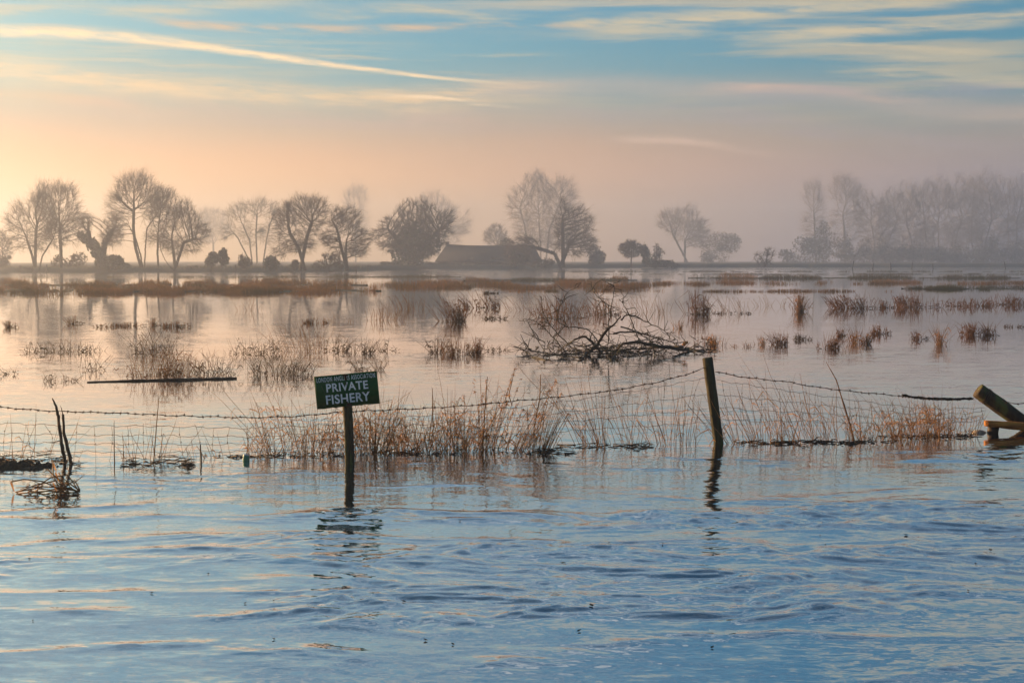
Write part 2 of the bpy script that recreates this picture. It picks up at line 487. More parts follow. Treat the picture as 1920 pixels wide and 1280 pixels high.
def water_material():
    m = bpy.data.materials.new('flood_water'); m.use_nodes = True
    t = NT(m.node_tree); m.node_tree.nodes.remove(m.node_tree.nodes['Principled BSDF'])
    out = m.node_tree.nodes['Material Output']
    geo = t.n('NewGeometry'); sp = t.n('SeparateXYZ'); t.put(sp.inputs[0], geo.outputs['Position'])
    X, Y = sp.outputs[0], sp.outputs[1]
    n1 = t.noise(t.xyz(t.m('MULTIPLY', X, 2.2), t.m('MULTIPLY', Y, 7.0)), 1.0, 3, 0.6, 0.6, True)
    n2 = t.noise(t.xyz(t.m('MULTIPLY', X, 10.0), t.m('MULTIPLY', Y, 26.0)), 1.0, 2, 0.6, 0.5, True)
    n3 = t.noise(t.xyz(t.m('MULTIPLY', X, 34.0), t.m('MULTIPLY', Y, 52.0)), 1.0, 2, 0.6, 0.4, True)
    rp = t.smooth(t.noise(t.xyz(t.m('MULTIPLY', X, 0.55), t.m('MULTIPLY', Y, 1.6)), 1.0, 3, 0.6, 0.8), 0.44, 0.60)
    patch = t.smooth(t.noise(t.xyz(t.m('MULTIPLY', X, 0.10), t.m('MULTIPLY', Y, 0.33)), 1.0, 2, 0.5), 0.36, 0.64)
    river = t.smooth(Y, 11.0, 13.5, 1.0, 0.0)
    far = t.smooth(Y, 16.0, 48.0, 1.0, 0.0)
    amp = t.m('ADD', 0.004, t.m('MULTIPLY', far, 0.016))
    amp = t.m('MULTIPLY', amp, t.m('ADD', 0.4, patch))
    amp = t.m('ADD', amp, t.m('MULTIPLY', river, 0.020))
    amp = t.m('ADD', amp, t.m('MULTIPLY', t.smooth(Y, 112.0, 140.0), 0.05))      # open far water ruffled by the wind
    sub = t.n('VectorMath', operation='SUBTRACT'); t.put(sub.inputs[0], t.mix(0.45, n1, n2)); sub.inputs[1].default_value = (0.5, 0.5, 0.5)
    mul = t.n('VectorMath', operation='MULTIPLY'); t.put(mul.inputs[0], sub.outputs[0]); mul.inputs[1].default_value = (1.0, 2.2, 0.0)
    scl = t.n('VectorMath', operation='SCALE'); t.put(scl.inputs[0], mul.outputs[0]); t.put(scl.inputs['Scale'], t.m('MULTIPLY', amp, 4.0))
    s3 = t.n('VectorMath', operation='SUBTRACT'); t.put(s3.inputs[0], n3); s3.inputs[1].default_value = (0.5, 0.5, 0.5)
    m3 = t.n('VectorMath', operation='MULTIPLY'); t.put(m3.inputs[0], s3.outputs[0]); m3.inputs[1].default_value = (1.0, 1.6, 0.0)
    c3 = t.n('VectorMath', operation='SCALE'); t.put(c3.inputs[0], m3.outputs[0]); t.put(c3.inputs['Scale'], t.m('MULTIPLY', t.m('MULTIPLY', river, rp), 0.07))
    a3 = t.n('VectorMath', operation='ADD'); t.put(a3.inputs[0], scl.outputs[0]); t.put(a3.inputs[1], c3.outputs[0])
    ad = t.n('VectorMath', operation='ADD'); t.put(ad.inputs[0], geo.outputs['Normal']); t.put(ad.inputs[1], a3.outputs[0])
    nm = t.n('VectorMath', operation='NORMALIZE'); t.put(nm.inputs[0], ad.outputs[0])
    N = nm.outputs[0]
    dt = t.n('VectorMath', operation='DOT_PRODUCT'); t.put(dt.inputs[0], geo.outputs['Incoming']); t.put(dt.inputs[1], N)
    c = t.m('SUBTRACT', 1.0, t.m('ABSOLUTE', dt.outputs['Value']), clamp=True)
    fr = t.m('ADD', 0.05, t.m('MULTIPLY', t.m('POWER', c, 1.35), 0.95), clamp=True)
    dif = t.n('BsdfDiffuse'); dif.inputs[0].default_value = (0.010, 0.017, 0.026, 1)
    gl = t.n('BsdfGlossy'); gl.inputs['Color'].default_value = (1, 1, 1, 1); gl.inputs['Roughness'].default_value = 0.03
    t.put(gl.inputs['Normal'], N)
    ms = t.n('MixShader'); t.put(ms.inputs[0], fr); t.put(ms.inputs[1], dif.outputs[0]); t.put(ms.inputs[2], gl.outputs[0])
    t.put(out.inputs[0], ms.outputs[0])
    return m


def water_height(x, y):
    wx = fbm(x * 0.55, y * 0.9, 11, 2) * 0.9
    wy = fbm(x * 0.5 + 4, y * 0.8, 21, 2) * 0.35
    xx, yy = x + wx, y + wy
    # current: rough bands that run across with the flow, smooth upwellings between
    m = fbm(xx * 0.32 + 1.7, yy * 1.0, 31, 3) + 0.10
    m = m + 0.34 * np.exp(-((y - (7.0 + 0.10 * x)) / 0.6) ** 2) + 0.20 * np.exp(-((y - (8.5 + 0.10 * x)) / 0.45) ** 2) - 0.22 * ss(6.35, 5.7, y) - 0.34 * ss(9.0, 10.4, y) + 0.065 * x
    m = ss(0.14, 0.50, m)
    lo = fbm(xx * 0.75, yy * 1.5, 41, 2) * 0.010
    md = fbm(xx * 2.4 + yy * 0.8, yy * 4.6, 51, 3, 0.56) * 0.0165
    rg = (1 - 2 * np.abs(perlin(xx * 1.6 + 0.9 * yy, yy * 3.4, 61))) * 0.012
    fi = fbm(xx * 8.0 + 2 * yy, yy * 13.0, 71, 3, 0.62) * 0.0075
    # narrow seams where currents meet
    w2 = fbm(x * 0.8 + 9, y * 1.1, 81, 3) * 0.5
    seam = np.clip(1 - np.abs(perlin((x + w2) * 0.45 + 5, (y + w2 * 0.6) * 1.25, 91)) * 5.0, 0, 1) ** 2
    m2 = np.clip(m + 0.55 * seam * ss(-0.2, 0.25, fbm(x * 0.5, y * 0.9, 95, 2)), 0, 1.25)
    h = lo * (0.45 + 0.55 * m) + (md + rg) * m2 * 1.7 + fi * (0.10 + 0.90 * m2) + 0.006 * seam * ss(10.5, 9.0, y)
    r = np.random.RandomState(5)
    for i in range(110):       # little whirlpool dimples
        cx, cy = r.uniform(-4.5, 4.5), r.uniform(6.2, 10.3)
        if r.rand() > 0.35 + 0.4 * (cx > -1): continue
        sx = r.uniform(0.018, 0.04); sy = sx * r.uniform(0.8, 1.4)
        k = (np.abs(x - cx) < 0.2) & (np.abs(y - cy) < 0.25)
        h[k] -= 0.006 * r.uniform(0.5, 1.0) * np.exp(-((x[k] - cx) / sx) ** 2 - ((y[k] - cy) / sy) ** 2)
    e = ss(-6.0, -5.5, x) * ss(5.99, 5.5, x) * ss(5.0, 5.6, y) * ss(12.9, 11.2, y)
    return h * e * 0.62


def build_water():
    xs = np.arange(-6.0, 6.0001, 0.018); ys = [5.0]
    while ys[-1] < 13.0: ys.append(ys[-1] + 0.010 + 0.0012 * (ys[-1] - 5))
    ys = np.array(ys); ys[-1] = 13.0
    X, Y = np.meshgrid(xs, ys)
    Z = water_height(X, Y)
    nx, ny = len(xs), len(ys)
    b = MB()
    i, j = np.meshgrid(np.arange(nx - 1), np.arange(ny - 1))
    a = (j * nx + i).ravel()
    b.add(np.stack([X, Y, Z], axis=-1).reshape(-1, 3), np.stack([a, a + 1, a + nx + 1, a + nx], axis=1))
    x0, x1, y0, y1 = xs[0], xs[-1], 5.0, 13.0
    R, B, T = 760, -50, 900
    for (ax, bx, ay, by) in ((-R, R, B, y0), (-R, x0, y0, y1), (x1, R, y0, y1), (-R, R, y1, T)):
        b.add([(ax, ay, 0), (bx, ay, 0), (bx, by, 0), (ax, by, 0)], [(0, 1, 2, 3)])
    o = b.build('flood_water', water_material(), smooth=True)
    tag(o, kind='structure')


build_water()

# ------------------------------------------------------------------ haze
def build_haze():
    b = MB(); b.box((0, 430, 17.75), 1600, 1000, 37.5)
    m = bpy.data.materials.new('haze'); m.use_nodes = True
    t = NT(m.node_tree); m.node_tree.nodes.remove(m.node_tree.nodes['Principled BSDF'])
    v = t.n('VolumePrincipled'); v.inputs['Color'].default_value = (0.68, 0.75, 0.88, 1)
    v.inputs['Density'].default_value = 0.0017; v.inputs['Anisotropy'].default_value = 0.78
    t.put(m.node_tree.nodes['Material Output'].inputs['Volume'], v.outputs[0])
    o = b.build('haze', m); tag(o, 'pale mist lying over the flooded meadow', 'mist', kind='stuff')


build_haze()


# ------------------------------------------------------------------ far shore
def interp(pts, x):
    xs = [p[0] for p in pts]; ys = [p[1] for p in pts]
    return float(np.interp(x, xs, ys))


SHORE = [(-900, 511), (0, 511), (430, 510.5), (640, 509.5), (700, 507.5), (790, 504.5), (1000, 503.2), (1300, 501.5), (1500, 501.0), (1920, 500.5), (2900, 500)]


def build_shore():
    b = MB(); rng = np.random.RandomState(3)
    cols = np.linspace(-900, 2900, 320)
    rows = []
    for px in cols:
        e = g(px, interp(SHORE, px) + rng.uniform(-0.12, 0.12))
        d = Vector((e.x, e.y, 0)); u = d.normalized()
        hh = 0.60 + 0.12 * rng.rand()
        rows.append([(d - u * 0.5) + Vector((0, 0, -0.12)), d + u * 1.2 + Vector((0, 0, hh * 0.5)), d + u * 4 + Vector((0, 0, hh)), d + u * 30 + Vector((0, 0, 0.62)), Vector((d.x * 1.6, max(d.y * 1.6, 700) * 1.15, 0.5))])
    v = np.array([[tuple(p) for p in r] for r in rows]); n, k = v.shape[:2]
    q = [(i * k + j, (i + 1) * k + j, (i + 1) * k + j + 1, i * k + j + 1) for i in range(n - 1) for j in range(k - 1)]
    b.add(v, q)
    o = b.build('far_meadow', M_soil, smooth=True); tag(o, kind='structure')
    # rough grass along the top of the bank
    A = []; Bp = []
    for _ in range(9000):
        px = rng.uniform(-250, 2150); e = g(px, interp(SHORE, px)); u = Vector((e.x, e.y, 0)).normalized()
        p = e + u * rng.uniform(0.8, 14)
        p.z = 0.38 + 0.2 * rng.rand(); hgt = rng.uniform(0.1, 0.45) * (1 if px < 720 else 0.5)
        A.append(tuple(p)); Bp.append((p.x + rng.uniform(-.12, .12), p.y + rng.uniform(-.1, .1), p.z + hgt))
    b = MB(); b.frusta(A, Bp, 0.035, 0.008, 3)
    o = b.build('shore_grass', M_grass); tag(o, 'rough dark grass on the bank below the far trees', 'grass', kind='stuff')


build_shore()


def grass_bar(name, x0, x1, py, half, hpx, n, mat, label, gaps=0.0, seed=0, mound=True):
    """a low island of grass standing out of the flood: a soil spine and its blades"""
    rng = np.random.RandomState(seed + 100)
    if mound:
        b = MB()
        cols = np.linspace(x0, x1, max(8, int((x1 - x0) / 9)))
        vv = []
        for i, px in enumerate(cols):
            t = i / (len(cols) - 1); wd = half * min(1, 6 * t, 6 * (1 - t)) * rng.uniform(0.35, 1.0) + 0.05
            yy = py + rng.uniform(-0.2, 0.2) * half
            f = g(px, yy + wd, 0); bk = g(px, yy - wd, 0); md = (f + bk) / 2
            hz = 0.035 + 0.03 * rng.rand() if gaps < rng.rand() else -0.02
            vv.append([(f.x, f.y, -0.03), (md.x, md.y, hz), (bk.x, bk.y, -0.03)])
        v = np.array(vv); m_ = len(cols)
        q = [(i * 3 + j, (i + 1) * 3 + j, (i + 1) * 3 + j + 1, i * 3 + j + 1) for i in range(m_ - 1) for j in range(2)]
        b.add(v, q); o = b.build('grass_island', M_soil, smooth=True); tag(o, kind='structure')
    ph = rng.rand() * 50
    m_ = n * 3
    px = rng.uniform(x0, x1, m_); t = (px - x0) / (x1 - x0)
    yy = py + half * np.minimum(1, np.minimum(8 * t, 8 * (1 - t))) * rng.uniform(-1, 1, m_)
    k = fbm(px * 0.012 + ph, yy * 0.16 + ph, 7, 3)
    ok = (k > gaps - 0.35) & (rng.rand(m_) < np.minimum(1, np.minimum(5 * t, 5 * (1 - t))) + 0.08)
    px, yy, k = px[ok][:n], yy[ok][:n], k[ok][:n]
    m_ = len(px)
    G = gv(px, yy); sc = G[:, 1] / F
    h = hpx * sc * rng.uniform(0.25, 1.0, m_) * (0.6 + 0.8 * np.maximum(0, k + 0.3))
    lx, ly = rng.normal(0, 0.28, m_), rng.normal(0, 0.28, m_)
    A = np.stack([G[:, 0], G[:, 1], np.full(m_, -0.02)], 1)
    Bp = np.stack([G[:, 0] + lx * h * 0.5, G[:, 1] + ly * h * 0.5, h * 0.62], 1)
    C = np.stack([Bp[:, 0] + lx * h * 0.8, Bp[:, 1] + ly * h * 0.8, h * rng.uniform(0.75, 1.0, m_)], 1)
    ra = np.maximum(0.008, 0.24 * sc) * rng.uniform(0.5, 1.1, m_)
    b = MB(); b.frusta(A, Bp, ra, ra * 0.7, 3); b.cones(Bp, C, ra * 0.7)
    o = b.build(name, mat); tag(o, label, 'grass', kind='stuff')


grass_bar('sedge', -260, 715, 545.5, 5.5, 15, 15000, M_sedge, 'broad rust brown sedge bank across the flood at left', 0.30, 1)
grass_bar('sedge', -260, 690, 534.5, 4.5, 14, 9000, M_sedge, 'thinner back row of brown and olive sedge at left', 0.40, 2)
grass_bar('sedge', 690, 1270, 536, 6.5, 11, 7500, M_sedge, 'sparse russet sedge in the middle of the flood', 0.32, 3, False)
grass_bar('sedge', 1240, 2020, 531, 2.0, 8, 3000, M_sedge, 'thin russet sedge scraps across the right of the flood', 0.36, 16, False)
grass_bar('grass', 480, 865, 519.5, 0.8, 6, 1500, M_grass, 'thin olive grass bar near the far shore at centre', 0.22, 4)
grass_bar('grass', 925, 1195, 525.5, 1.0, 7, 1500, M_grass, 'dark grass bar in front of the barn water', 0.2, 5)
grass_bar('grass', 868, 918, 527, 1.0, 13, 420, M_sedge, 'short rusty sedge tuft on the bar below the barn', 0.0, 6)
grass_bar('grass', 1290, 2020, 521.5, 1.5, 9, 4200, M_grass, 'long dark grass bar across the right half of the flood', 0.24, 7)
grass_bar('grass', 1345, 1425, 522, 1.5, 14, 500, M_sedge, 'rusty sedge hump on the long right grass bar', 0.0, 8)
grass_bar('grass', 1145, 1180, 525, 1.2, 13, 320, M_sedge, 'small rusty sedge hump behind the fallen branches', 0.0, 9)
grass_bar('grass', 880, 1680, 546.5, 0.8, 6, 1700, M_sedge, 'thin straight olive grass line across the middle flood', 0.36, 10, False)
grass_bar('grass', 1690, 2020, 541.5, 2.0, 12, 2400, M_grass, 'thick olive grass bar at the right edge', 0.12, 11)
grass_bar('grass', 1000, 2000, 509.5, 0.35, 4, 1800, M_grass, 'faint farthest grass line at right', 0.36, 12)
grass_bar('grass', 1120, 2000, 514.5, 0.5, 4, 1600, M_grass, 'faint far grass line nearer than the shore', 0.36, 13)
grass_bar('grass', 20, 640, 520, 0.5, 5, 700, M_grass, 'broken dots of dark grass before the left trees', 0.45, 14, False)
grass_bar('sedge', 1180, 1340, 533, 1.5, 9, 900, M_sedge, 'low russet sedge patches right of the middle', 0.3, 15, False)


# ------------------------------------------------------------------ bare trees
def colonize(rng, trunk_polys, pts, step, kill, up=0.12, jit=0.12, maxn=6000, mom=0.8):
    """grow branches from the given stems towards a cloud of points"""
    nodes = []; par = []
    for poly in trunk_polys:
        prev = -1
        a = np.array(poly[0])
        if nodes:                          # a limb that starts on an earlier stem grows out of it
            dd = np.linalg.norm(np.array(nodes) - a, axis=1); j = int(dd.argmin())
            if dd[j] < step * 1.5 and a[2] > 1.0: prev = j
        for i in range(len(poly) - 1):
            a, b = np.array(poly[i]), np.array(poly[i + 1])
            k = max(1, int(np.linalg.norm(b - a) / step))
            for j in range(k + (1 if i == len(poly) - 2 else 0)):
                nodes.append(a + (b - a) * j / k + (rng.normal(0, step * 0.10, 3) if 0 < j else 0)); par.append(prev); prev = len(nodes) - 1
    nodes = np.array(nodes); par = np.array(par)
    pts = np.array(pts)
    near = np.full(len(pts), -1); nd = np.full(len(pts), 1e9)
    n0 = 0
    for it in range(160):
        NP = nodes[n0:]
        d = np.linalg.norm(pts[:, None, :] - NP[None], axis=2)
        k = d.argmin(axis=1); dm = d[np.arange(len(pts)), k]
        c = dm < nd
        nd[c] = dm[c]; near[c] = k[c] + n0
        keep = nd > kill
        pts, near, nd = pts[keep], near[keep], nd[keep]
        if not len(pts) or len(nodes) > maxn: break
        ids, inv = np.unique(near, return_inverse=True)
        v = pts - nodes[near]; v /= np.linalg.norm(v, axis=1, keepdims=True)
        dd = np.zeros((len(ids), 3)); np.add.at(dd, inv, v)
        dd /= np.maximum(np.linalg.norm(dd, axis=1, keepdims=True), 1e-6)
        pp = par[ids]; pd = np.where((pp >= 0)[:, None], nodes[ids] - nodes[pp], 0.0)
        pd = pd / np.maximum(np.linalg.norm(pd, axis=1, keepdims=True), 1e-6)
        dd = dd + mom * pd + rng.normal(0, jit, dd.shape) + np.array([0, 0, up]); dd /= np.linalg.norm(dd, axis=1, keepdims=True)
        n0 = len(nodes)
        nodes = np.concatenate([nodes, nodes[ids] + dd * step]); par = np.concatenate([par, ids])
    return nodes, par


TREE_SEED = [0]


def in_blob(rng, n, cx, cy, rx, ry, D, yd, depth=0.8, hollow=0.35):
    out = []
    s = px_m(D); c = P(cx, cy, D)
    while len(out) < n:
        v = rng.uniform(-1, 1, 3); l = np.linalg.norm(v)
        if l > 1 or l < hollow * rng.rand(): continue
        out.append((c.x + v[0] * rx * s, yd + v[1] * rx * s * depth, c.z + v[2] * ry * s))
    return out


def lobes(rng, blobs, k=5, r=0.56, off=0.58):
    out = []
    for (cx, cy, rx, ry) in blobs:
        for _ in range(k):
            an = rng.uniform(0, 2 * pi); d = off * math.sqrt(rng.uniform(0.25, 1.0)); q = r * rng.uniform(0.7, 1.15)
            out.append((cx + cos(an) * d * rx, cy + sin(an) * d * ry, rx * q, ry * q))
    return out


def tree(name, label, D, trunks, blobs, r0, cat='tree', group='bare trees on the far shore', att=340, twigs=3, tl=(0.7, 1.8), tr=0.0095, ivy=None, step_k=62, up=0.22, ivy_n=1500, ivy_mat=None, leaf=0.22, jit=0.14, lob=True):
    TREE_SEED[0] += 1
    rng = np.random.RandomState(TREE_SEED[0] * 17 + 1)
    s = px_m(D)
    MBk, MTw = (M_hazebark, M_hazetwig) if D > 390 else (M_bark, M_twig)  # far trees get the colours with haze painted in
    base = P(trunks[0][0][0], trunks[0][0][1], D)
    gz = 0.33
    root = empty(name, (base.x, D, gz), label, cat, group)
    polys = []
    for tr_ in trunks:
        pp = []
        yo = 0.0
        for i, (x, y) in enumerate(tr_):
            p = P(x, y, D); yo += rng.uniform(-1, 1) * 2.0 * s * (i > 0)
            pp.append((p.x, D + yo, p.z if i else min(gz - 0.1, p.z)))
        if len(pp) > 3: pp = pp[:-1]
        polys.append(pp)
    r0 = r0 * 0.74
    pts = []
    if lob: blobs = [(x, y, a * 0.9, c * 0.9) for x, y, a, c in blobs] + lobes(rng, blobs, 4, 0.5, 0.66)
    att = att * 2.3
    tot = sum(b[2] * b[3] for b in blobs)
    for (cx, cy, rx, ry) in blobs:
        pts += in_blob(rng, int(att * rx * ry / tot) + 8, cx, cy, rx, ry, D, D)
    top = min(b[1] - b[3] for b in blobs); hgt = (trunks[0][0][1] - top) * s
    step = hgt / step_k
    nodes, par = colonize(rng, polys, pts, step, step * 1.35, up, jit, mom=1.0)
    N = len(nodes)
    leaves = np.zeros(N); kids = np.bincount(par[par >= 0], minlength=N)
    leaves[kids == 0] = 1
    for i in range(N - 1, -1, -1):
        if par[i] >= 0: leaves[par[i]] += leaves[i]
    rt = tr * 0.95
    ex = math.log(max(leaves.max() / len(trunks), 2)) / math.log(max(r0 * s / rt, 1.5))
    rad = rt * leaves ** (1 / ex)
    rad = np.minimum(rad, r0 * s * 1.15)
    sel = par >= 0
    A, Bq, ra, rb = nodes[par[sel]], nodes[sel], rad[par[sel]], rad[sel]
    ra = np.minimum(ra, rb * 1.25)
    thick = rad > r0 * s * 0.40
    comp = np.full(N, -1)                 # each stem from the ground is a trunk of its own
    for i in range(N):
        if thick[i]: comp[i] = comp[par[i]] if par[i] >= 0 and comp[par[i]] >= 0 else i
    cs = comp[sel]
    for cid in np.unique(cs[cs >= 0]):
        k = (cs == cid)
        b = MB(); b.frusta(A[k], Bq[k], ra[k], rb[k], 7)
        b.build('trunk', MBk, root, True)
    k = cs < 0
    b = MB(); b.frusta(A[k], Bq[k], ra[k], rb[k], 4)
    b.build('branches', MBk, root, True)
    # twigs round the thin ends
    ids = np.where((leaves <= 4) & (par >= 0))[0]
    ids = np.repeat(ids, twigs)
    dirs = nodes[ids] - nodes[par[ids]]; dirs /= np.linalg.norm(dirs, axis=1, keepdims=True)
    cen = nodes.mean(axis=0); outw = nodes[ids] - cen; outw /= np.maximum(np.linalg.norm(outw, axis=1, keepdims=True), 1e-6)
    dirs = dirs * 0.7 + outw * 0.55 + rng.normal(0, 0.34, dirs.shape) + np.array([0, 0, 0.25]); dirs /= np.linalg.norm(dirs, axis=1, keepdims=True)
    L = rng.uniform(tl[0], tl[1], len(ids))[:, None] * hgt / 13.0
    a0 = nodes[ids] - (nodes[ids] - nodes[par[ids]]) * rng.rand(len(ids), 1)
    end = a0 + dirs * L
    b = MB(); b.cones(a0, end, tr)
    for q in range(1):
        st = a0 + (end - a0) * rng.uniform(0.25, 0.8, (len(ids), 1))
        d3 = dirs + rng.normal(0, 0.42, dirs.shape)
        b.cones(st, st + d3 * L * 0.5, tr * 0.75)
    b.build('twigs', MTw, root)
    if ivy:
        leafmass(rng, root, ivy, D, ivy_n, ivy_mat or M_ivy, leaf)
    return root


def leafmass(rng, root, blobs, D, n, mat, size, name='foliage', depth=0.8):
    tot = sum(b[2] * b[3] for b in blobs)
    c = []
    for (cx, cy, rx, ry) in blobs:
        c += in_blob(rng, int(n * rx * ry / tot) + 6, cx, cy, rx, ry, D, D, depth, 0.9)
    c = np.array(c); c = c[c[:, 2] > 0.2]
    m = len(c)
    u = rng.normal(0, 1, (m, 3)); u /= np.linalg.norm(u, axis=1, keepdims=True)
    w = np.cross(u, rng.normal(0, 1, (m, 3))); w /= np.linalg.norm(w, axis=1, keepdims=True)
    sz = size * rng.uniform(0.5, 1.2, (m, 1))
    c = c + rng.normal(0, size * 0.5, c.shape)
    v = np.stack([c - u * sz, c + w * sz * 0.55, c + u * sz, c - w * sz * 0.55], axis=1)
    b = MB(); i = (np.arange(m) * 4)[:, None]
    b.add(v.reshape(-1, 3), np.concatenate([i, i + 1, i + 2, i + 3], axis=1))
    return b.build(name, mat, root)


def bush(name, label, D, base, blobs, n, mat=None, size=0.2, stems=5, group='bushes on the far shore', twiggy=1.0):
    """a shrub: several stems, fine twigs all through, and small leaves"""
    TREE_SEED[0] += 1
    rng = np.random.RandomState(TREE_SEED[0] * 17 + 1)
    s = px_m(D); b0 = P(base[0], base[1], D)
    MBk, MTw = (M_hazebark, M_hazetwig) if D > 390 else (M_bark, M_twig)  # beyond this distance the wood colours carry painted haze
    if D > 390: mat = M_hazeshrub  # distant leaves too are coloured as if faded by haze
    root = empty(name, (b0.x, D, 0.33), label, 'bush', group)
    pts = []
    blobs = lobes(rng, blobs, 5, 0.6, 0.55)
    tot = sum(b[2] * b[3] for b in blobs)
    for (cx, cy, rx, ry) in blobs: pts += in_blob(rng, int(130 * rx * ry / tot) + 6, cx, cy, rx, ry, D, D, 0.8, 0.5)
    polys = []
    for k in range(stems):
        x = b0.x + rng.uniform(-1, 1) * s * 2.5; y = D + rng.uniform(-1, 1) * s * 2.5
        polys.append([(x, y, 0.25), (x + rng.uniform(-1, 1) * s * 3, y, 0.33 + 5 * s)])
    top = min(b[1] - b[3] for b in blobs); hgt = max(1.0, (base[1] - top) * s)
    nodes, par = colonize(rng, polys, pts, hgt / 14, hgt / 10, 0.1, 0.3, 1500)
    sel = par >= 0
    b = MB(); b.frusta(nodes[par[sel]], nodes[sel], 0.045, 0.035, 4)
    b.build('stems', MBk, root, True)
    ids = np.repeat(np.where(sel)[0], 4)
    d = rng.normal(0, 1, (len(ids), 3)) + np.array([0, 0, 0.5]); d /= np.linalg.norm(d, axis=1, keepdims=True)
    L = rng.uniform(0.3, 0.85, (len(ids), 1)) * hgt / 3.5 * twiggy
    b = MB(); b.frusta(nodes[ids], nodes[ids] + d * L, 0.024, 0.008, 3)
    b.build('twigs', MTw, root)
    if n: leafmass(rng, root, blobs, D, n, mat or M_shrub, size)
    return root


G_L = 'bare trees on the left bank'
DL = 182
tree('bare_tree', 'small faint bare tree cut off by the left edge', 215, [[(6, 503), (4, 470)]], [(2, 470, 22, 34)], 2.0, group=G_L, att=200)
tree('bare_tree', 'leftmost tall bare tree with low forked trunk', DL, [[(66, 508), (61, 480), (48, 440), (40, 415)], [(66, 508), (67, 465), (68, 430), (80, 400)]], [(45, 425, 38, 44), (80, 392, 30, 46), (70, 450, 28, 25)], 3.4, group=G_L, att=420)
tree('bare_tree', 'slim bare tree leaning right between two left trees', DL - 3, [[(73, 508), (80, 480), (98, 452)]], [(105, 440, 22, 28)], 2.0, group=G_L, att=140)
tree('bare_tree', 'tall bare tree with straight trunk, second from left', DL, [[(114, 506), (114, 470), (112, 430), (108, 400)]], [(112, 395, 42, 52), (138, 420, 30, 40), (92, 380, 28, 36), (120, 360, 25, 20)], 4.2, group=G_L, att=520)
tree('broken_tree', 'thick ivy clad broken trunk leaning left beside a dark bush', DL, [[(187, 507), (185, 480), (170, 455), (155, 440)], [(190, 475), (196, 455), (215, 425)]], [(215, 428, 26, 24), (165, 420, 18, 18), (205, 450, 14, 16)], 7.0, group=G_L, att=150,
     ivy=[(188, 492, 9, 18), (181, 470, 9, 14), (172, 457, 10, 10), (160, 447, 9, 9), (152, 440, 6, 5)], ivy_n=2600)
bush('dark_bush', 'dark dome shaped bush at the foot of the broken ivy trunk', DL, (218, 507), [(212, 497, 26, 18), (236, 502, 17, 9), (196, 490, 10, 14)], 3600, M_ivy, 0.2)
bush('scrub', 'tangled scrub under the second left tree', DL + 6, (130, 506), [(112, 493, 16, 16), (145, 490, 18, 20), (128, 500, 25, 9)], 500, None, 0.16)
bush('scrub', 'small grey scrub at the left edge', DL + 4, (8, 506), [(6, 494, 12, 13)], 240, None, 0.16)
tree('bare_tree', 'tallest bare tree on the left with several spreading stems', DL + 3, [[(268, 506), (264, 480), (255, 450), (242, 425), (226, 385)], [(266, 506), (254, 465), (250, 430), (250, 390), (252, 360)], [(271, 506), (272, 470), (275, 430), (280, 400)]], [(225, 395, 26, 38), (250, 362, 34, 36), (285, 385, 34, 42), (215, 440, 24, 26), (262, 345, 26, 22)], 3.4, group=G_L, att=620)
tree('bare_tree', 'slender bare tree just right of the tallest left tree', DL + 2, [[(297, 506), (295, 475), (296, 445), (300, 420)]], [(303, 400, 30, 48), (290, 440, 18, 20), (318, 375, 18, 22)], 2.6, group=G_L, att=330)
tree('bare_tree', 'wide low bare tree at the right end of the left group', DL, [[(328, 506), (326, 480), (322, 450), (335, 420)], [(324, 506), (310, 488), (302, 470)], [(327, 485), (345, 455), (365, 447)]], [(345, 415, 34, 34), (368, 440, 26, 22), (310, 450, 18, 22), (345, 460, 36, 20)], 3.4, group=G_L, att=480)
bush('shrub', 'left of two small dark mop headed shrubs on the bank', DL, (396, 506), [(396, 485, 15, 12)], 1500, M_ivy, 0.16, 1)
bush('shrub', 'right and taller of two small dark mop headed shrubs', DL, (419, 506), [(419, 482, 10, 17)], 1400, M_ivy, 0.16, 1)
tree('bare_tree', 'pale misty bare tree with many upright stems behind the shrubs', 320, [[(474, 503), (468, 450), (455, 420), (448, 400)], [(482, 503), (480, 440), (482, 400)], [(492, 503), (500, 450), (506, 420)], [(472, 468), (446, 446), (432, 430)]], [(455, 402, 28, 24), (485, 395, 24, 20), (512, 402, 16, 24), (432, 432, 18, 16), (500, 440, 18, 26), (470, 440, 22, 26), (520, 430, 14, 30)], 1.7, group=G_L, att=520, tr=0.014, twigs=2)
bush('scrub', 'twiggy brown bush left of the dark round bush', DL + 2, (460, 507), [(460, 490, 14, 18)], 420, None, 0.15)
bush('dark_bush', 'dense dark round bush standing alone on the bank', DL, (507, 508), [(507, 495, 15, 13)], 2600, M_ivy, 0.16)
tree('bare_tree', 'round crowned bare tree with forked leaning trunk left of centre', DL, [[(572, 506), (566, 485), (560, 465), (545, 440), (535, 415)], [(563, 475), (575, 445), (585, 415), (588, 395)]], [(545, 415, 36, 34), (585, 405, 30, 36), (560, 450, 42, 26), (570, 385, 30, 18), (528, 470, 16, 14)], 4.0, group=G_L, att=640)
tree('bare_tree', 'smaller round bare tree with twisted crown beside the forked one', DL, [[(652, 506), (648, 480), (650, 450), (648, 420)], [(650, 455), (632, 430), (622, 412)]], [(650, 412, 34, 27), (625, 445, 22, 22), (675, 450, 26, 22), (650, 470, 40, 14)], 3.4, group=G_L, att=480)
bush('scrub', 'low thorn scrub between the two round crowned trees', DL, (615, 507), [(600, 497, 14, 10), (618, 490, 24, 17), (636, 497, 12, 11)], 260, None, 0.14)
bush('scrub', 'low thorn scrub under the forked tree trunk', DL + 3, (552, 507), [(550, 496, 12, 11)], 160, None, 0.14)
D9 = 245
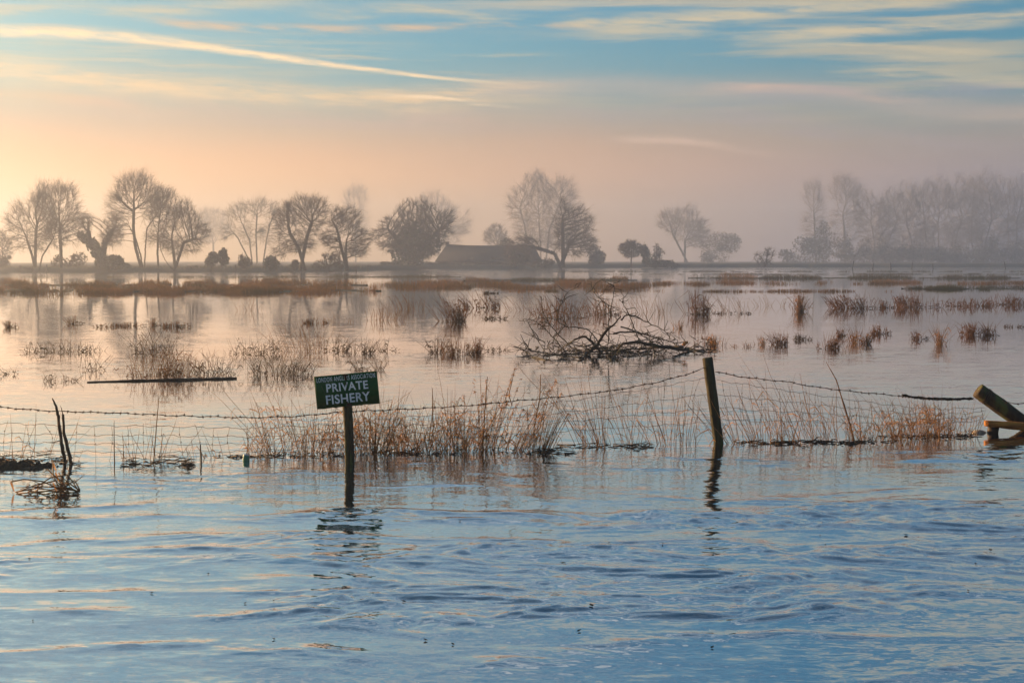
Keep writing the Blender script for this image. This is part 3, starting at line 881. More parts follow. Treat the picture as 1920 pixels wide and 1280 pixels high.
tree('ivy_tree', 'broad fan shaped tree thick with ivy left of the barn', D9, [[(776, 503), (776, 470), (774, 440)], [(776, 490), (800, 455), (825, 430)], [(776, 490), (750, 455), (728, 430)]], [(775, 415, 46, 44), (815, 425, 38, 34), (735, 440, 32, 34), (780, 450, 66, 36), (835, 415, 18, 20)], 6.0, att=600, twigs=3, tl=(0.6, 1.6), tr=0.02,
     ivy=[(775, 460, 38, 34), (760, 470, 30, 26), (805, 455, 26, 22), (776, 490, 16, 16), (770, 430, 18, 20)], ivy_n=4600, leaf=0.26)
bush('hedge', 'low clipped hedge left of the ivy tree', D9 + 4, (736, 503), [(725, 496, 11, 7), (745, 495, 14, 9)], 900, M_ivy, 0.2)
bush('hedge', 'low dark hedge in front of the barn gable', 270, (815, 502), [(800, 497, 16, 7), (825, 496, 16, 8), (850, 498, 18, 6)], 1400, M_ivy, 0.2)
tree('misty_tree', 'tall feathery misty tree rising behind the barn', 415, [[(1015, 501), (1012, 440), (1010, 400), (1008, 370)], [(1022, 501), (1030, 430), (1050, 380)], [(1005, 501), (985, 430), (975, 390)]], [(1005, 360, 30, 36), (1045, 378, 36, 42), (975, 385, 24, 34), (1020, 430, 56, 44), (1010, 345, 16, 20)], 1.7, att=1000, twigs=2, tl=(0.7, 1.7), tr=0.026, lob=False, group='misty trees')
tree('willow_tree', 'bushy willow with a long low limb reaching left over the barn', 255, [[(1050, 503), (1058, 482), (1068, 455), (1075, 425)], [(1052, 495), (1040, 475), (1010, 466), (985, 460)], [(1056, 485), (1055, 440), (1055, 405)]], [(1062, 425, 24, 42), (1090, 425, 26, 42), (1075, 460, 38, 26), (985, 462, 32, 18), (960, 470, 12, 20), (1055, 385, 8, 14)], 4.2, att=620, twigs=3, tr=0.014, up=0.25)
bush('scrub', 'dark brambles under the long willow limb', 255, (1000, 503), [(985, 490, 30, 14), (1020, 494, 25, 10), (965, 480, 12, 22)], 900, M_shrub, 0.22)
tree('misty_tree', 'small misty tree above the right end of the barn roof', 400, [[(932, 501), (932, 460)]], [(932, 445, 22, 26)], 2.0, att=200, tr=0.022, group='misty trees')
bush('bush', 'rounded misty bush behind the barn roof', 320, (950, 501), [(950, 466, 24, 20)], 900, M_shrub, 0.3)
tree('small_tree', 'small round tree alone on the shore right of the willow', 262, [[(1183, 502), (1184, 470)]], [(1183, 468, 21, 18)], 1.6, att=220, tr=0.018, ivy=[(1183, 468, 17, 13)], ivy_n=260, leaf=0.16)
bush('ivy_stump', 'square ivy covered stump right of the small round tree', 275, (1212, 502), [(1210, 478, 10, 20), (1208, 470, 8, 12)], 1500, M_ivy, 0.22, 2)
bush('bush', 'feathery bush leaning over the ivy covered stump', 285, (1230, 502), [(1232, 475, 14, 20)], 420, M_shrub, 0.2)
bush('bush', 'low mound of bramble right of the ivy covered stump', 270, (1250, 502), [(1250, 496, 26, 8), (1225, 494, 14, 9)], 1200, M_ivy, 0.22)
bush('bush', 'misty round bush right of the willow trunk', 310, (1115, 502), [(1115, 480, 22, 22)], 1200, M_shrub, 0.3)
bush('shrub', 'little bare shrub alone on the right shore', 262, (1434, 502), [(1434, 480, 20, 22)], 0, None, 0.1, 4, twiggy=1.1)
GM = 'misty trees'
DM = 400
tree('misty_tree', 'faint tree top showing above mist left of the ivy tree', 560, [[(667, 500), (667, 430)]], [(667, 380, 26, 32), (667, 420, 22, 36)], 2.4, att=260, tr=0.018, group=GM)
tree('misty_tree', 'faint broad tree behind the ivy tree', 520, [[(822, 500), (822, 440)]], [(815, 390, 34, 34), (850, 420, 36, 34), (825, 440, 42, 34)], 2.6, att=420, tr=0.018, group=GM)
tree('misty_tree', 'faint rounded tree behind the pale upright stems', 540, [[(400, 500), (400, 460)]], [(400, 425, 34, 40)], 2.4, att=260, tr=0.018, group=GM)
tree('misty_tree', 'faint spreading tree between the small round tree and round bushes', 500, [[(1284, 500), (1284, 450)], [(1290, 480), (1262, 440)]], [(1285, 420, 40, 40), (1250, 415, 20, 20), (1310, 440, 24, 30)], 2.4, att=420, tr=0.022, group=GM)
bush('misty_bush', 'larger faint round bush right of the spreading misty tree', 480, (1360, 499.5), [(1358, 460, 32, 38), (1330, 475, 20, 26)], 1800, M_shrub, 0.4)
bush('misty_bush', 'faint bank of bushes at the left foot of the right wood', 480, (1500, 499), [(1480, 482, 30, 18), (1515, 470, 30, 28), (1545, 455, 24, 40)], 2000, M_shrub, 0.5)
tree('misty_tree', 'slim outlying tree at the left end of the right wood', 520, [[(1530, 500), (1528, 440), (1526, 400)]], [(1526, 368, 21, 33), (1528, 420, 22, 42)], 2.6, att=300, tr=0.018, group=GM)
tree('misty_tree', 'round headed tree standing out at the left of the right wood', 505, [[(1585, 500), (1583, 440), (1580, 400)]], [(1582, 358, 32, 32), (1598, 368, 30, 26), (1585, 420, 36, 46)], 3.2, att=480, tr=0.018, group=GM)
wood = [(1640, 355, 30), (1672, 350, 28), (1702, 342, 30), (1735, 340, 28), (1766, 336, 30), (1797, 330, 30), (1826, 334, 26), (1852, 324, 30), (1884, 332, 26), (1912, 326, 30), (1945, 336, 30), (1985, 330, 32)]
wl = ['first', 'second', 'third', 'fourth', 'fifth', 'sixth', 'seventh', 'eighth', 'ninth', 'tenth', 'eleventh', 'twelfth']
for i, (x, tp, r) in enumerate(wood):
    rgw = random.Random(i + 70)
    lab = '%s tree from the left in the misty wood at right' % wl[i]
    j = lambda k: rgw.uniform(-k, k)
    r2 = r * rgw.uniform(0.95, 1.35)
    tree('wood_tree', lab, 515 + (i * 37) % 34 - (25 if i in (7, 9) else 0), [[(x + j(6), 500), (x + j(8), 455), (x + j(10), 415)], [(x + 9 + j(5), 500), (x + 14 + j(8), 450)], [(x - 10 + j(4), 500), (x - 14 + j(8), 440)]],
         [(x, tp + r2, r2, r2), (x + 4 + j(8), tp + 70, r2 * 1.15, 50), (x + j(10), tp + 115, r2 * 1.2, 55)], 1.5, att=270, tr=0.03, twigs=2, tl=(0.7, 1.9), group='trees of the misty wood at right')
b = None
for i, x in enumerate((1600, 1670, 1740, 1810, 1880, 1950)):
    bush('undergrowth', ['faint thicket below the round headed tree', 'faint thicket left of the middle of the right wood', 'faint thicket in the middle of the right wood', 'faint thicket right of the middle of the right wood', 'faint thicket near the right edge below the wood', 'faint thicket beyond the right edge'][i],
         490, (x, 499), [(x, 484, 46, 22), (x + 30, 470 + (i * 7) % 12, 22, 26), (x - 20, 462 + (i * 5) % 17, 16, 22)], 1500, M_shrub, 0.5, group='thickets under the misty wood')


# ------------------------------------------------------------------ barn, gate, far posts
def barn():
    D = 275; s = px_m(D)
    p = P(820, 502, D)
    root = empty('barn', (p.x, D, 0.33), 'long low dark barn with steep hipped roof and stub chimney', 'barn')
    def q(px, py, y): v = P(px, py, D); return (v.x, y, v.z)
    b = MB()
    rl, rr = q(835, 459, D + 4), q(1003, 461, D + 4)
    e0, e1, e2, e3 = q(816, 489, D), q(1016, 489, D), q(1016, 489, D + 8), q(816, 489, D + 8)
    mid = q(885, 461, D + 4)
    v = [rl, rr, e0, e1, e2, e3]
    v += [(a[0], a[1], a[2] - 0.25) for a in (e0, e1, e2, e3)]
    b.add(v, [(2, 3, 1, 0), (4, 5, 0, 1), (2, 6, 7, 3), (3, 7, 8, 4), (4, 8, 9, 5), (5, 9, 6, 2)], [(5, 2, 0), (3, 4, 1), (6, 9, 8, 7)])
    roof = b.build('roof', M_roof, root)
    b = MB(); b.tube([np.array(rl) + (0, 0, 0.06), np.array(mid) + (0, 0, -0.05), np.array(rr) + (0, 0, 0.06)], 0.16, 6); b.build('ridge', M_roof, roof)
    b = MB(); c = q(837, 458, D + 4); b.box((c[0], c[1], c[2]), 0.7, 0.7, 0.9); b.box((c[0], c[1], c[2] + 0.5), 0.84, 0.84, 0.12)
    b.build('chimney', M_wall, roof)
    b = MB(); w0, w1 = q(820, 489, D)[0], q(1012, 489, D)[0]
    zt = e0[2] - 0.2
    b.box(((w0 + w1) / 2, D + 4, zt / 2 + 0.1), w1 - w0, 7.2, zt); b.build('wall', M_wall, root)
    for px in (880, 930):
        b = MB(); x = q(px, 489, D)[0]; b.box((x, D + 0.38, 1.15), 1.7, 0.08, 1.7); b.build('door', M_stick, root)


barn()


def far_gate():
    D = 176; a = P(38, 505, D); root = empty('field_gate', (a.x, D, 0.3), 'small sagging field gate on the bank below the leftmost tree', 'gate')
    for k, (x0, x1) in enumerate(((37, 37), (61, 61))):
        b = MB(); b.tube([P(x0, 509, D), P(x0, 497.5 + 2 * k, D)], 0.07, 6); b.build('gate_post', M_bark, root)
    for i in range(4):
        b = MB(); b.tube([P(37, 500 + i * 2.1, D), P(61, 503 + i * 1.5, D)], 0.035, 5); b.build('rail', M_bark, root)
    b = MB(); b.tube([P(37, 499, D - .06), P(61, 507, D - .06)], 0.035, 5); b.build('brace', M_bark, root)


far_gate()
FP = [(86, 496, 508, 178), (442, 496, 508, 182), (668, 498, 507, 186), (688, 497, 506, 200), (1598, 489, 503, 235), (1636, 493, 503, 240), (1671, 492, 503, 240), (1709, 492, 502, 245), (1750, 494, 502, 250), (1886, 491, 502, 250)]
FL = ['thin post on the bank beside the second left tree', 'thin post between mop headed shrubs and twiggy bush', 'left of two short posts right of the twisted tree', 'right of two short posts right of the twisted tree', 'tallest thin post on the far right shore', 'leaning post right of the tallest shore post', 'upright post in the middle of the far right shore', 'slanted post below the right wood', 'short post near the tuft on the right shore', 'last thin post near the right edge of the shore']
for (x, t, bt, D), lab in zip(FP, FL):
    rg = random.Random(x)
    b = MB(); a = P(x, bt, D); a.z = -0.2; c = P(x + rg.uniform(-3, 3), t, D)
    m_ = (a + c) / 2 + Vector((rg.uniform(-.03, .03), 0, 0))
    b.tube([a, m_, c], [0.09, 0.085, 0.075], 6)
    tag(b.build('shore_post', M_bark, origin=(a.x, a.y, 0)), lab, 'post', 'posts on the far shore')


# ------------------------------------------------------------------ reeds and rushes
def clump(name, px, py, w, h, n, label, stem=None, leafm=None, leaves=0.0, lean=0.0, group='rush tussocks standing in the flood', cat='reeds', mat_h=0.03, seed=0, curl=0.35, thin=1.0, depth=None, bent=0.12, heads=0, spread=0.3, loose=0.22):
    rng = np.random.RandomState(int(px * 7 + py * 13 + seed) % 100000)
    o = g(px, py); s = px_m(o.y)
    root = empty(name, (o.x, o.y, 0), label, cat, group)
    bs = MB(); bl = MB(); bh = MB()
    W2 = w * s / 2; H = h * s
    dep = depth if depth is not None else min(0.7, max(0.10, W2 * 0.6))
    A = []; B1 = []; C = []; E_ = []; R = []
    k_ = max(1, int(w / 16)); cen = rng.uniform(-1, 1, (k_, 2))
    minr = s * 0.42 * thin
    for i in range(n):
        if rng.rand() < 0.7:
            cc = cen[rng.randint(k_)]; ox = np.clip(cc[0] + rng.normal(0, loose), -1.1, 1.1) * W2; oy = (cc[1] + rng.normal(0, 0.3)) * dep
        else:
            ox = rng.uniform(-1, 1) * W2; oy = rng.uniform(-1, 1) * dep
        hh = 1.3 * H * rng.beta(2.2, 1.6) * (1.15 - 0.35 * abs(ox / max(W2, 1e-6)))
        dirx = lean + rng.normal(0, spread) + 0.25 * ox / max(W2, 1e-6); diry = rng.normal(0, spread)
        b0 = np.array([o.x + ox, o.y + oy, -0.03])
        m1 = b0 + np.array([dirx * hh * 0.42, diry * hh * 0.42, hh * 0.45])
        m2 = b0 + np.array([dirx * hh * 0.8, diry * hh * 0.8, hh * 0.8])
        e = m2 + np.array([dirx * hh * (0.18 + 0.6 * curl * rng.rand()), diry * hh * 0.22, hh * 0.24])
        if rng.rand() < bent:      # a snapped stem whose top hangs over
            e = m2 + np.array([rng.choice([-1, 1]) * hh * rng.uniform(0.15, 0.5), diry * hh, -hh * rng.uniform(0.05, 0.5)])
            e[2] = max(e[2], 0.005)
        A.append(b0); B1.append(m1); C.append(m2); E_.append(e)
        R.append(max(0.0022, minr) * rng.uniform(0.55, 1.1))
        if rng.rand() < leaves:
            for _ in range(rng.randint(1, 3)):
                t = rng.uniform(0.25, 0.9); st = b0 + (m2 - b0) * t
                sg = rng.choice([-1, 1]); L = rng.uniform(0.06, 0.20) * min(1.6, H / 0.4)
                dv = np.array([sg * rng.uniform(0.5, 1), rng.normal(0, 0.5), 0])
                pts = [st, st + dv * L * 0.35 + np.array([0, 0, L * rng.uniform(0.1, 0.5)]), st + dv * L * 0.7 + np.array([0, 0, L * rng.uniform(-0.25, 0.3)]), st + dv * L * rng.uniform(0.7, 1.0) + np.array([0, 0, -L * rng.uniform(0.1, 0.9)])]
                wd = max(0.006, s * 1.7) * rng.uniform(0.6, 1.3)
                bl.strip(pts, [wd * 0.6, wd, wd * 0.8, wd * 0.1], (0.3 * rng.normal(), rng.normal(), rng.normal()))
        if heads and rng.rand() < heads:
            for _ in range(9):
                q = e + (m2 - e) * rng.uniform(-0.2, 0.6)
                bh.frusta([q], [q + np.array([rng.normal(0, 0.018), rng.normal(0, 0.014), rng.normal(-0.012, 0.014)])], 0.004, 0.001, 3)
    A, B1, C, E_, R = map(np.array, (A, B1, C, E_, R))
    bs.frusta(A, B1, R, R * 0.9, 4); bs.frusta(B1, C, R * 0.9, R * 0.75, 4); bs.frusta(C, E_, R * 0.75, R * 0.25, 4)
    bs.build('stems', stem or M_dark, root)
    if bl.n: bl.build('leaves', leafm or M_straw, root)
    if bh.n: bh.build('seed_heads', M_straw, root)
    if mat_h > 0.02:              # matted dead litter at the waterline
        bm = MB(); k = int(6 + w * 0.3)
        X = rng.uniform(-1.05, 1.05, k) * W2 + o.x; Yv = rng.uniform(-0.7, 0.7, k) * dep + o.y
        an = rng.normal(0, 0.8, k); L = rng.uniform(2, 6, k) * s
        Aq = np.stack([X, Yv, rng.uniform(-0.005, mat_h, k)], 1); Bq = Aq + np.stack([np.cos(an) * L, np.sin(an) * L, rng.normal(0.0, mat_h * 0.4, k)], 1)
        Bq[:, 2] = np.maximum(Bq[:, 2], -0.01)
        bm.frusta(Aq, Bq, max(0.004, s * 0.6), max(0.002, s * 0.3), 4); bm.build('litter', M_dark, root)
    return root


# rows of tussocks out in the flood, from the photo
T = [
 # px, py, w, h, n, lean, style, label
 (110, 660, 135, 34, 90, 0.0, 'd', 'long low dark rush patch nearest the left edge'),
 (112, 714, 62, 32, 34, 0.0, 'd', 'sparse dark rushes left of the floating pole tip'),
 (172, 694, 52, 50, 22, 0.05, 'd', 'few tall thin rushes above the floating pole tip'),
 (300, 706, 128, 78, 190, 0.05, 'r', 'large rusty rush clump behind the middle of the floating pole'),
 (290, 660, 80, 62, 60, -0.1, 'd', 'tall arching rushes behind the large rusty clump'),
 (408, 702, 80, 62, 85, 0.05, 'd', 'loose dark rush clump behind the right end of the floating pole'),
 (522, 704, 112, 62, 150, 0.05, 'd', 'dense dark rush clump left of the green sign'),
 (478, 663, 90, 46, 70, 0.1, 'd', 'dark rush tussock behind the clump left of the sign'),
 (558, 660, 90, 80, 90, -0.25, 't', 'tall fine pale stems leaning left above the dark clump'),
 (628, 658, 45, 46, 45, 0.1, 'd', 'small dark tussock left above the sign top'),
 (674, 662, 50, 46, 60, 0.05, 'd', 'small dark tussock straight above the sign'),
 (690, 694, 46, 44, 40, -0.1, 'd', 'dark rushes peeping over the right corner of the sign'),
 (728, 658, 40, 34, 16, 0.0, 'd', 'few crooked stems right of the tussock above the sign'),
 (818, 661, 34, 42, 45, -0.1, 'd', 'left tuft of the rusty tussock row left of the branches'),
 (856, 664, 56, 46, 110, 0.0, 'r', 'middle and largest tuft of the rusty row left of the branches'),
 (888, 661, 30, 46, 50, 0.05, 'r', 'right tuft of the rusty row left of the branches'),
 (928, 658, 50, 20, 20, 0.0, 'd', 'low scraps of rush between rusty row and branches'),
 (15, 702, 40, 34, 14, -0.3, 'd', 'few leaning stems at the very left edge'),
 (22, 614, 28, 22, 40, -0.1, 'r', 'small rusty tuft alone by the left edge in far water'),
 (138, 607, 30, 24, 22, -0.2, 'r', 'small sparse rusty tuft in the tree reflections'),
 (205, 613, 62, 13, 60, 0.0, 'r', 'low flat rusty tuft, leftmost of the flat row'),
 (243, 611, 50, 13, 50, 0.0, 'r', 'low flat rusty tuft in the middle of the flat row'),
 (285, 610, 14, 24, 18, 0.0, 'r', 'narrow upright tuft at the tree trunk reflection'),
 (328, 613, 54, 18, 70, 0.0, 'r', 'low rusty tuft at the right end of the flat row'),
 (468, 582, 50, 36, 24, -0.1, 't', 'thin sparse stems under the pale upright tree'),
 (592, 606, 44, 18, 45, 0.0, 'r', 'rust orange tuft left of the middle in far water'),
 (640, 604, 70, 22, 26, -0.1, 't', 'thin scattered stems right of the rust orange tuft'),
 (720, 600, 64, 42, 70, 0.1, 't', 'russet sparse stems left of the leaning rush clump'),
 (765, 580, 90, 40, 60, -0.3, 't', 'hazy russet stems behind the leaning rush clump'),
 (846, 602, 46, 62, 100, -0.4, 'r', 'tall rush clump leaning left above the rusty row'),
 (905, 577, 60, 42, 80, -0.4, 'r', 'dark leaning rush clump farther behind, right of the tall one'),
 (922, 550, 24, 10, 40, 0.0, 'd', 'tiny dark hump on the thin grass line'),
 (930, 598, 38, 14, 40, 0.1, 'd', 'low dark tuft right of the tall leaning clump'),
 (990, 582, 90, 48, 50, -0.35, 't', 'fine leaning stems left behind the fallen branches'),
 (1052, 596, 84, 60, 90, -0.1, 'r', 'rust orange rushes behind the left of the fallen branches'),
 (1130, 590, 70, 48, 70, -0.2, 'r', 'rusty rushes behind the top of the fallen branches'),
 (1205, 585, 100, 48, 60, -0.3, 't', 'fine leaning stems right behind the fallen branches'),
 (1305, 589, 44, 58, 90, -0.15, 'r', 'tall rusty tussock above the fence post'),
 (1370, 582, 80, 40, 40, -0.2, 't', 'thin stems right of the tall rusty tussock'),
 (1375, 588, 66, 12, 34, 0.0, 'd', 'low scraps of rush right of the tall rusty tussock'),
 (1500, 584, 27, 46, 90, 0.0, 's', 'upright straw tussock with square outline in the far right row'),
 (1445, 574, 60, 26, 22, -0.2, 't', 'few stems left of the square straw tussock'),
 (1605, 578, 78, 40, 130, -0.35, 'r', 'wide left leaning tussock in the far right row'),
 (1664, 577, 26, 24, 35, 0.0, 'r', 'small tuft right of the wide leaning tussock'),
 (1725, 576, 74, 42, 110, 0.0, 'r', 'peaked rusty tussock in the far right row'),
 (1818, 574, 80, 24, 90, 0.0, 'r', 'long low tussock, second from right edge in the far row'),
 (1886, 571, 66, 28, 90, 0.0, 'r', 'long low tussock at the right edge of the far row'),
 (1318, 645, 36, 26, 40, -0.1, 'r', 'low tuft at the tip of the fallen branches'),
 (1348, 648, 28, 32, 55, -0.05, 's', 'orange tuft left of the nearer right row'),
 (1395, 650, 38, 16, 36, 0.0, 's', 'very low tuft, second of the nearer right row'),
 (1426, 646, 18, 28, 36, -0.1, 's', 'narrow orange tuft of the nearer right row'),
 (1461, 646, 38, 38, 80, -0.2, 'r', 'tuft with one long stem in the nearer right row'),
 (1505, 637, 32, 20, 45, 0.0, 'd', 'dark small tuft set back in the nearer right row'),
 (1551, 653, 40, 40, 80, 0.05, 'r', 'lowest and nearest tuft of the nearer right row'),
 (1576, 630, 20, 26, 30, 0.0, 'r', 'small tuft behind the nearest tuft on the right'),
 (1609, 644, 36, 40, 120, 0.0, 's', 'densest orange tuft of the nearer right row'),
 (1652, 626, 36, 26, 60, 0.0, 'r', 'grey brown tuft behind the densest orange tuft'),
 (1588, 660, 16, 22, 8, 0.0, 't', 'three thin stems in front of the densest orange tuft'),
 (1722, 636, 34, 24, 40, -0.05, 'r', 'sparse tuft left of the tall ragged one at right'),
 (1764, 646, 27, 48, 60, -0.05, 's', 'tall ragged straw tuft on the right water'),
 (1822, 628, 40, 32, 75, 0.0, 'r', 'left half of the twin tuft near the right edge'),
 (1858, 629, 24, 36, 45, -0.15, 'r', 'right half of the twin tuft near the right edge'),
 (1900, 613, 34, 12, 22, 0.0, 'd', 'low grey scraps of rush at the right edge'),
 (1268, 616, 18, 26, 28, -0.2, 's', 'pale bent straw tuft right of the fallen branches'),
]
STY = {'d': (M_dark, M_dark), 'r': (M_rust, M_rust), 't': (M_tan, M_tan), 's': (M_tan, M_straw)}
for (px, py, w, h, n, ln, st, lab) in T:
    a, b_ = STY[st]
    thin = 0.62 if st == 't' else (1.0 if py < 630 else 0.8)
    clump('rush_tussock', px, py, w, h * 0.70, int(n * 1.15), lab, a, b_, 0.22 if st != 't' else 0.0, ln, mat_h=0.05 if st in 'dr' else 0.02, thin=thin, bent=0.28, spread=0.42 if st == 'd' else 0.30)

# reeds along the fence
FG = 'dead reeds along the wire fence'
FR = [
 (500, 853, 60, 62, 16, 0.3, 'n', 'sparse bent reeds at the left end of the reed row'),
 (540, 852, 52, 100, 30, -0.12, 's', 'tall leafy reeds leaning left, left of the sign post'),
 (590, 851, 50, 72, 26, 0.1, 's', 'leafy bent reeds under the left edge of the sign'),
 (626, 851, 34, 80, 22, 0.05, 's', 'upright rusty reeds just left of the sign post'),
 (685, 850, 44, 94, 34, 0.02, 's', 'dense orange reeds just right of the sign post'),
 (722, 849, 44, 84, 34, 0.05, 's', 'dense orange reeds second right of the sign post'),
 (760, 848, 46, 62, 34, -0.05, 's', 'lower tangled orange reeds right of the sign'),
 (800, 847, 44, 72, 30, -0.05, 's', 'tangled orange reeds with two tall canes'),
 (846, 847, 44, 86, 30, 0.08, 's', 'orange reeds midway between sign and fence post'),
 (884, 846, 44, 78, 28, 0.05, 's', 'orange reeds left of the feathery reeds'),
 (918, 845, 40, 120, 26, 0.12, 'h', 'tall feathery reeds with seed heads midway along the fence'),
 (958, 845, 40, 108, 26, 0.35, 'h', 'right leaning feathery reeds with seed heads'),
 (1012, 846, 36, 92, 34, 0.30, 't', 'tight sheaf of reeds with a matted base leaning right'),
 (1102, 836, 50, 104, 24, -0.45, 'c', 'bare canes leaning left between sheaf and fence post'),
 (1178, 832, 46, 86, 10, -0.25, 'c', 'few bare canes right of the leaning canes'),
 (1262, 831, 60, 84, 22, -0.1, 'c', 'twiggy dock stems just left of the fence post'),
 (1392, 832, 60, 80, 20, -0.35, 'c', 'thin canes just right of the fence post'),
 (1452, 830, 60, 84, 22, -0.2, 'c', 'thin canes second right of the fence post'),
 (1512, 826, 62, 92, 20, -0.25, 'c', 'taller thin canes left of the lone long cane'),
 (1580, 825, 60, 66, 20, -0.25, 'c', 'thin leaning canes around the lone long cane'),
 (1640, 823, 60, 72, 30, -0.15, 'n', 'bent straw reeds right of the lone long cane'),
 (1700, 821, 56, 62, 40, -0.25, 's', 'dense bent straw reeds halfway to the leaning post'),
 (1752, 818, 50, 58, 36, -0.2, 's', 'dense drooping straw reeds left of the leaning post'),
 (1800, 816, 44, 54, 18, 0.1, 'n', 'last sparse reeds beside the leaning post'),
 (60, 868, 110, 72, 12, 0.2, 'c', 'crossed thin canes on the mud bank at left'),
 (292, 866, 90, 58, 14, 0.15, 'c', 'thin twigs rising from the debris heap left of the can'),
 (395, 862, 60, 40, 8, -0.2, 'c', 'few short twigs near the green can'),
]
for (px, py, w, h, n, ln, st, lab) in FR:
    kw = dict(group=FG, lean=ln, loose=0.5)
    w = w * 1.25
    if st == 's': clump('reed_clump', px, py, w, h * 1.35, int(n * 1.75), lab, M_tan, M_straw, 0.75, spread=0.24, thin=0.5, bent=0.3, depth=0.16, **kw)
    elif st == 'n': clump('reed_clump', px, py, w, h * 1.2, int(n * 1.6), lab, M_tan, M_straw, 0.7, spread=0.28, thin=0.5, bent=0.35, depth=0.16, **kw)
    elif st == 'h': clump('reed_clump', px, py, w, h * 1.1, int(n * 1.6), lab, M_tan, M_straw, 0.8, spread=0.12, thin=0.5, bent=0.06, depth=0.12, heads=0.4, **kw)
    elif st == 't': clump('reed_clump', px, py, w * 0.75, h * 1.1, int(n * 1.5), lab, M_tan, M_straw, 0.3, spread=0.09, thin=0.5, bent=0.05, depth=0.08, **kw)
    else: clump('cane_clump', px, py, w, h * 1.35, int(n * 1.9), lab, M_tan, M_straw, 0.22, spread=0.22, thin=0.5, bent=0.05, curl=0.1, depth=0.12, mat_h=0.015, **kw)


# ------------------------------------------------------------------ fence
FENCE = [(-400, 868), (0, 866), (350, 862), (600, 853), (1000, 845.5), (1337, 832), (1800, 815), (1920, 812), (2400, 800)]


def fy(px):
    return g(px, interp(FENCE, px)).y


def wirepts(curve, x0, x1, stepx=7, wob=0.004, seed=0, off=0.0):
    rg = random.Random(seed); out = []
    ph = rg.random() * 9
    n = max(2, int(abs(x1 - x0) / stepx))
    for i in range(n + 1):
        px = x0 + (x1 - x0) * i / n
        p = P(px, interp(curve, px), fy(px) + off)
        k = wob * (sin(px * 0.11 + ph) + 0.6 * sin(px * 0.29 + 2 * ph))
        out.append(Vector((p.x, p.y + rg.uniform(-1, 1) * wob, p.z + k)))
    return out


def barbed(curve, x0, x1, label, seed):
    pts = wirepts(curve, x0, x1, 7, 0.003, seed)
    root = empty('barbed_wire', tuple(pts[0]), label, 'wire', 'strands of barbed wire')
    rg = random.Random(seed)
    for s_ in (0, pi):
        b = MB(); tw = [p + Vector((0, cos(i * 1.3 + s_), sin(i * 1.3 + s_))) * 0.0022 for i, p in enumerate(pts)]
        b.tube(tw, 0.0024, 5); b.build('strand', M_barb, root)
    i = 1
    while i < len(pts) - 1:
        b = MB(); p = pts[i]; t = (pts[i + 1] - pts[i - 1]).normalized()
        b.tube([p - t * 0.008, p + t * 0.008], 0.0062, 6)
        for _ in range(4):
            d = Vector((rg.uniform(-.5, .5), rg.uniform(-1, 1), rg.uniform(-1, 1))).normalized()
            b.frusta([tuple(p)], [tuple(p + d * 0.019)], 0.0026, 0.0008, 4)
        b.build('barb', M_barb, root)
        i += rg.choice((2, 2, 3))
    return pts


BW1 = [(-200, 752), (0, 763), (60, 768), (110, 771), (220, 774), (330, 779), (470, 783), (560, 780), (640, 772), (780, 766), (880, 760), (960, 752), (1050, 744), (1150, 732), (1230, 717), (1290, 701), (1321, 690)]
BW2 = [(1341, 696), (1380, 705), (1430, 711), (1480, 716), (1520, 724), (1600, 734), (1700, 743), (1760, 748), (1826, 747)]
BW3 = [(1880, 752), (1900, 756), (1960, 754), (2100, 752)]
barbed(BW1, -160, 1321, 'long sagging barbed wire from left edge to the upright fence post', 1)
barbed(BW2, 1341, 1826, 'barbed wire falling from the upright post to the leaning post', 2)
barbed(BW3, 1880, 2080, 'short end of barbed wire right of the leaning post', 3)

TOP1 = [(-200, 786), (0, 793), (110, 797), (300, 799), (470, 803), (600, 797), (780, 780), (900, 770), (1000, 760), (1100, 747), (1200, 731), (1290, 715), (1322, 707)]
BOT1 = [(-200, 842), (0, 845), (300, 848), (470, 846), (600, 838), (780, 826), (1000, 812), (1200, 799), (1330, 792)]
TOP2 = [(1342, 712), (1400, 721), (1500, 736), (1600, 750), (1700, 763), (1770, 767), (1836, 764)]
BOT2 = [(1350, 784), (1400, 790), (1500, 789), (1600, 793), (1700, 796), (1800, 792), (1870, 782)]


def netting(top, bot, x0, x1, rows, label, seed, stay=33):
    a = P(x0, interp(top, x0), fy(x0)); root = empty('wire_netting', tuple(a), label, 'wire netting', 'stock netting of the fence')
    rg = random.Random(seed)
    for r in range(rows):
        f = (r / (rows - 1)) ** 0.92
        cv = [(x, interp(top, x) * (1 - f) + interp(bot, x) * f) for x in range(int(x0) - 20, int(x1) + 21, 20)]
        b = MB(); b.tube(wirepts(cv, x0, x1, 9, 0.007, seed + r), 0.0018, 4); b.build('line_wire', M_wire, root)
    x = x0 + 10
    while x < x1 - 6:
        pts = []; y0 = interp(top, x) - rg.choice((0, 0, 0, 6)); y1 = interp(bot, x) + rg.choice((0, 10, 26, 30))
        y1 = min(y1, interp(FENCE, x) + 2)
        n = rows * 3; bow = rg.uniform(-11, 11) * (rg.random() < 0.6); sl = rg.uniform(-9, 12)
        for i in range(n + 1):
            t = i / n; px = x + sl * t + bow * sin(pi * t) + rg.uniform(-0.7, 0.7)
            p = P(px, y0 + (y1 - y0) * t, fy(px)); pts.append((p.x, p.y - 0.004, p.z))
        b = MB(); b.tube(pts, 0.0016, 4)
        for i in (3, 6):
            if i < len(pts): b.tube([np.array(pts[i]) - (0.004, 0, 0.004), np.array(pts[i]) + (0.004, 0, 0.004)], 0.0042, 5)
        b.build('stay_wire', M_wire, root)
        x += stay * rg.uniform(0.85, 1.1)


